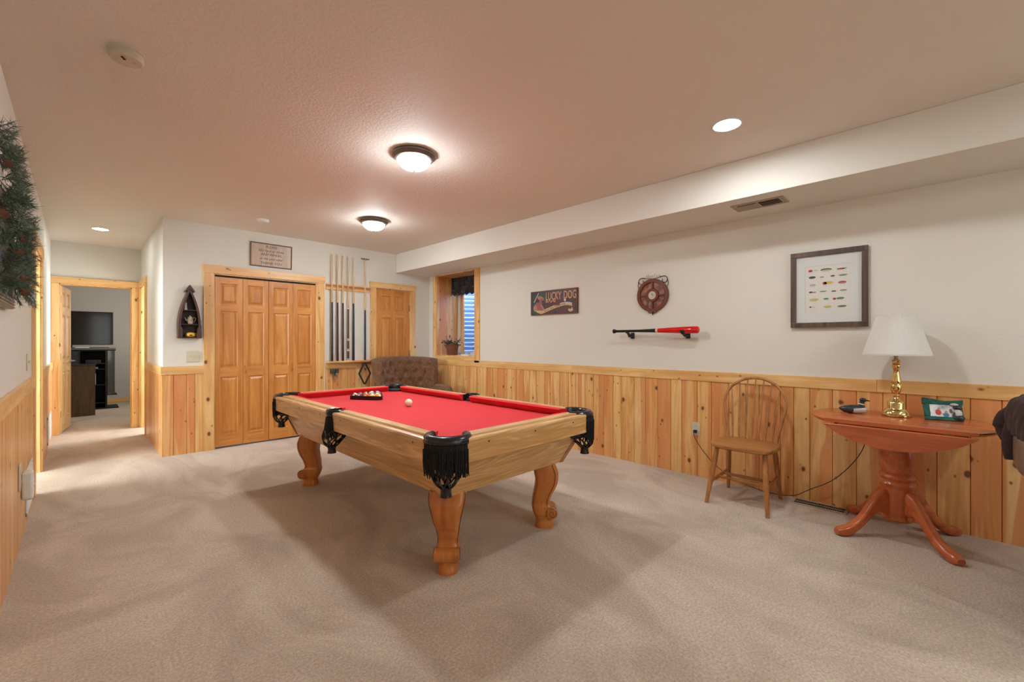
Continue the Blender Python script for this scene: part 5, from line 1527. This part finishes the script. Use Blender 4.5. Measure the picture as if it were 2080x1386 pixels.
# outline: (z offset, x centre, half width in x)
def env(z):   # z relative to 1.75: -0.36 .. 0.36
    u = (0.36 - z) / 0.72
    return -0.50 + 0.78 * min(1, u * 2.7) ** 0.7 - (0.0 if u < 0.85 else (u - 0.85) * 1.2)
for k in range(380):
    z = rnd.uniform(-0.31, 0.34); hw = env(z)
    x = -0.62 + rnd.random() * (0.62 + hw)
    base = Vector((x, -rnd.uniform(0.01, 0.045 + 0.02 * min(1, (0.36 - z) / 0.3)), z))
    d = Vector((rnd.uniform(-0.6, 0.8), -rnd.uniform(0.15, 0.6), rnd.uniform(-0.9, 0.7))).normalized()
    ln = rnd.uniform(0.05, 0.09)
    tip = base + d * ln
    tip.y = max(tip.y, -0.055 - 0.045 * min(1, (0.36 - z) / 0.25))
    tw.tube([base, base.lerp(tip, 0.8)], [0.0018, 0.001], 4)
    tone = rnd.random()
    for q in range(40):
        s_ = rnd.uniform(0.1, 1.05); p = base.lerp(tip, s_)
        v = Vector((rnd.gauss(0,1), rnd.gauss(0,1), rnd.gauss(0,1))).normalized()
        nd = (d * 0.9 + v).normalized() * rnd.uniform(0.024, 0.042)
        sd = nd.cross(v)
        if sd.length < 1e-5: continue
        sd = sd.normalized() * 0.0012
        m.add([p - sd, p + sd, p + nd], [(0,1,2)], 0, (min(1, max(0, 0.65*tone + 0.35*rnd.random())), 0))
for i in range(len(m.v)):
    if m.v[i].y > -0.003: m.v[i].y = -0.003
o = m.obj('needles', g.mt, t); tag(o, kind='stuff') if False else None
tw.obj('twigs', plain('twig_brown', (0.07,0.04,0.02), 0.8), t)
conem = plain('pine_cone', (0.15,0.055,0.028), 0.7, var=0.2, vs=120)
def cone_at(px_, py_, xw):
    f_, yaw_ = 876.0, 0.78667
    u = (px_ - 1040) / f_; v = (694 - py_) / f_
    s1, c1 = math.sin(yaw_), math.cos(yaw_)
    r_ = Vector((s1 + c1*u, c1 - s1*u, v))
    tt = xw / r_.x
    return Vector((r_.x*tt, r_.y*tt, 1.2 + r_.z*tt))
def pinecone(parent, p, r_, dirv):
    m = MB()
    rnd = random.Random(int(p.x*1000+p.z*777))
    for lv in range(8):
        h_ = -r_*1.3 + 2.6*r_*lv/7; rr_ = r_*math.sqrt(max(0.05, 1-((lv-3.0)/5.0)**2))
        for q in range(9):
            a = 2*PI*(q+0.5*(lv%2))/9
            c_, s_ = math.cos(a), math.sin(a); w_ = 0.36*rr_
            m.add([(c_*rr_*0.3, s_*rr_*0.3, h_-0.2*r_),(c_*rr_-s_*w_, s_*rr_+c_*w_, h_+0.05*r_),(c_*rr_*1.12, s_*rr_*1.12, h_+0.25*r_),(c_*rr_+s_*w_, s_*rr_-c_*w_, h_+0.05*r_)], [(0,1,2,3)])
    m.ball((0,0,0), r_*0.72, 10, 8, sc=(1,1,1.5))
    m.xf(Matrix.Translation(p) @ Vector(dirv).to_track_quat('Z','Y').to_matrix().to_4x4())
    return m.obj('pine_cone', conem, parent)
Minv = Matrix.Rotation(R(-90), 4, 'Z') @ Matrix.Translation((-L, -3.30, -1.75))
for px_, py_, xw, r_ in ((17,333,-0.20,0.017),(5,434,-0.20,0.020),(45,487,-0.17,0.012),(40,512,-0.17,0.014),(51,511,-0.17,0.012),(47,566,-0.16,0.013),(58,566,-0.16,0.013),(50,594,-0.16,0.019)):
    p = Minv @ cone_at(px_, py_, xw)
    pinecone(t, p, r_ * 0.68, (0.9, -0.3, -0.3))

# ---------------------------------------------------------------- far room: television, stand, cabinet
t = thing('television', 'large black flat television seen through the hall doorway', 'television', (-0.12, 10.80, 1.085), 0)
MB().box(-0.555,0.555,-0.025,0.02,0.055,0.650).obj('bezel', blackm, t, bev=0.004)
MB().box(-0.545,0.545,-0.027,-0.0255,0.067,0.640).obj('screen', blackg, t)
MB().box(-0.03,0.03,-0.01,0.02,0.0,0.06).box(-0.50,0.50,-0.09,0.09,0.0,0.008).obj('stand', blackm, t, bev=0.002)
t = thing('television_stand', 'black media stand with shelves and a glass side column', 'media stand', (-0.12, 10.80, 0), 0)
MB().box(-0.60,0.585,-0.20,0.20,1.055,1.085).obj('top', plain('stand_top', (0.16,0.15,0.11), 0.3), t, bev=0.002)
MB().box(-0.60,0.585,-0.19,0.19,1.035,1.055).box(-0.60,-0.57,-0.19,0.19,0.0,1.035).box(0.10,0.125,-0.19,0.19,0.0,1.035).box(0.445,0.47,-0.19,0.19,0.0,1.035).box(-0.57,0.45,0.17,0.19,0,1.035).obj('carcass', blackm, t)
for z in (0.10, 0.42, 0.70, 0.80): MB().box(0.125,0.445,-0.185,0.17,z,z+0.015).obj('shelf', blackm, t)
MB().box(-0.57,0.10,-0.19,0.17,0.02,1.03).obj('door_panel', plain('stand_panel', (0.03,0.032,0.036), 0.3), t)
g = G('smoked_glass'); g.out((0.05,0.055,0.055), 0.08, Coat_Weight=0.5)
MB().box(0.475,0.570,-0.19,0.10,0.25,1.035).obj('glass_column', g.mt, t)
MB().box(0.46,0.60,-0.20,0.12,0.235,0.25).obj('column_base', blackm, t)
MB().box(-0.55,0.62,-0.24,0.24,0.0,0.02).obj('plinth', blackm, t)
for k, (x, z, w_, h_, cc_) in enumerate(((0.20,0.715,0.18,0.03,(0.25,0.25,0.25)),(0.23,0.815,0.20,0.06,(0.015,0.015,0.017)))):
    o = MB().box(-w_/2,w_/2,-0.12,0.12,0,h_).obj('media_box', plain('media_box_%d' % k, cc_, 0.3), None, bev=0.003)
    o.location = (-0.12 + x + 0.06, 10.74, z + 0.0003)
    tag(o, ['silver media player on the shelf of the black stand', 'black media receiver on the upper shelf of the stand'][k], 'electronics')
dc = [(0.30,0.28,0.26),(0.05,0.05,0.06),(0.42,0.42,0.42),(0.12,0.05,0.04),(0.33,0.33,0.35),(0.04,0.05,0.10),(0.25,0.22,0.18),(0.45,0.43,0.40)]
dn = ['pale', 'black', 'white', 'dark red', 'light grey', 'navy', 'tan', 'cream']
ordw = ['first', 'second', 'third', 'fourth', 'fifth', 'sixth', 'seventh', 'eighth']
for k in range(8):
    o = MB().box(0,0.016,-0.07,0.07,0,0.19).obj('disc_case', plain('case_%d' % k, dc[k], 0.4), None)
    o.location = (0.035 + 0.022*k, 10.70, 0.4355)
    tag(o, '%s disc case standing on the stand shelf, %s from the left' % (dn[k], ordw[k]), 'disc case', 'disc cases in the media stand')
o = MB().box(-0.09,0.09,-0.04,0.04,0,0.018).obj('remote_control', white, None, bev=0.003); o.location = (0.03, 10.64, 1.0855)
tag(o, 'small white device on the front edge of the television stand', 'remote control')
t = thing('side_cabinet', 'brown laminate cabinet with a dark top inside the far room', 'cabinet', (-0.27, 9.98, 0), 0)
MB().box(-0.45,0.45,-0.23,0.23,0.0,0.815).obj('body', brownw, t, bev=0.002)
MB().box(-0.46,0.46,-0.24,0.24,0.815,0.835).obj('top', plain('navy_top', (0.03,0.035,0.06), 0.15), t, bev=0.002)
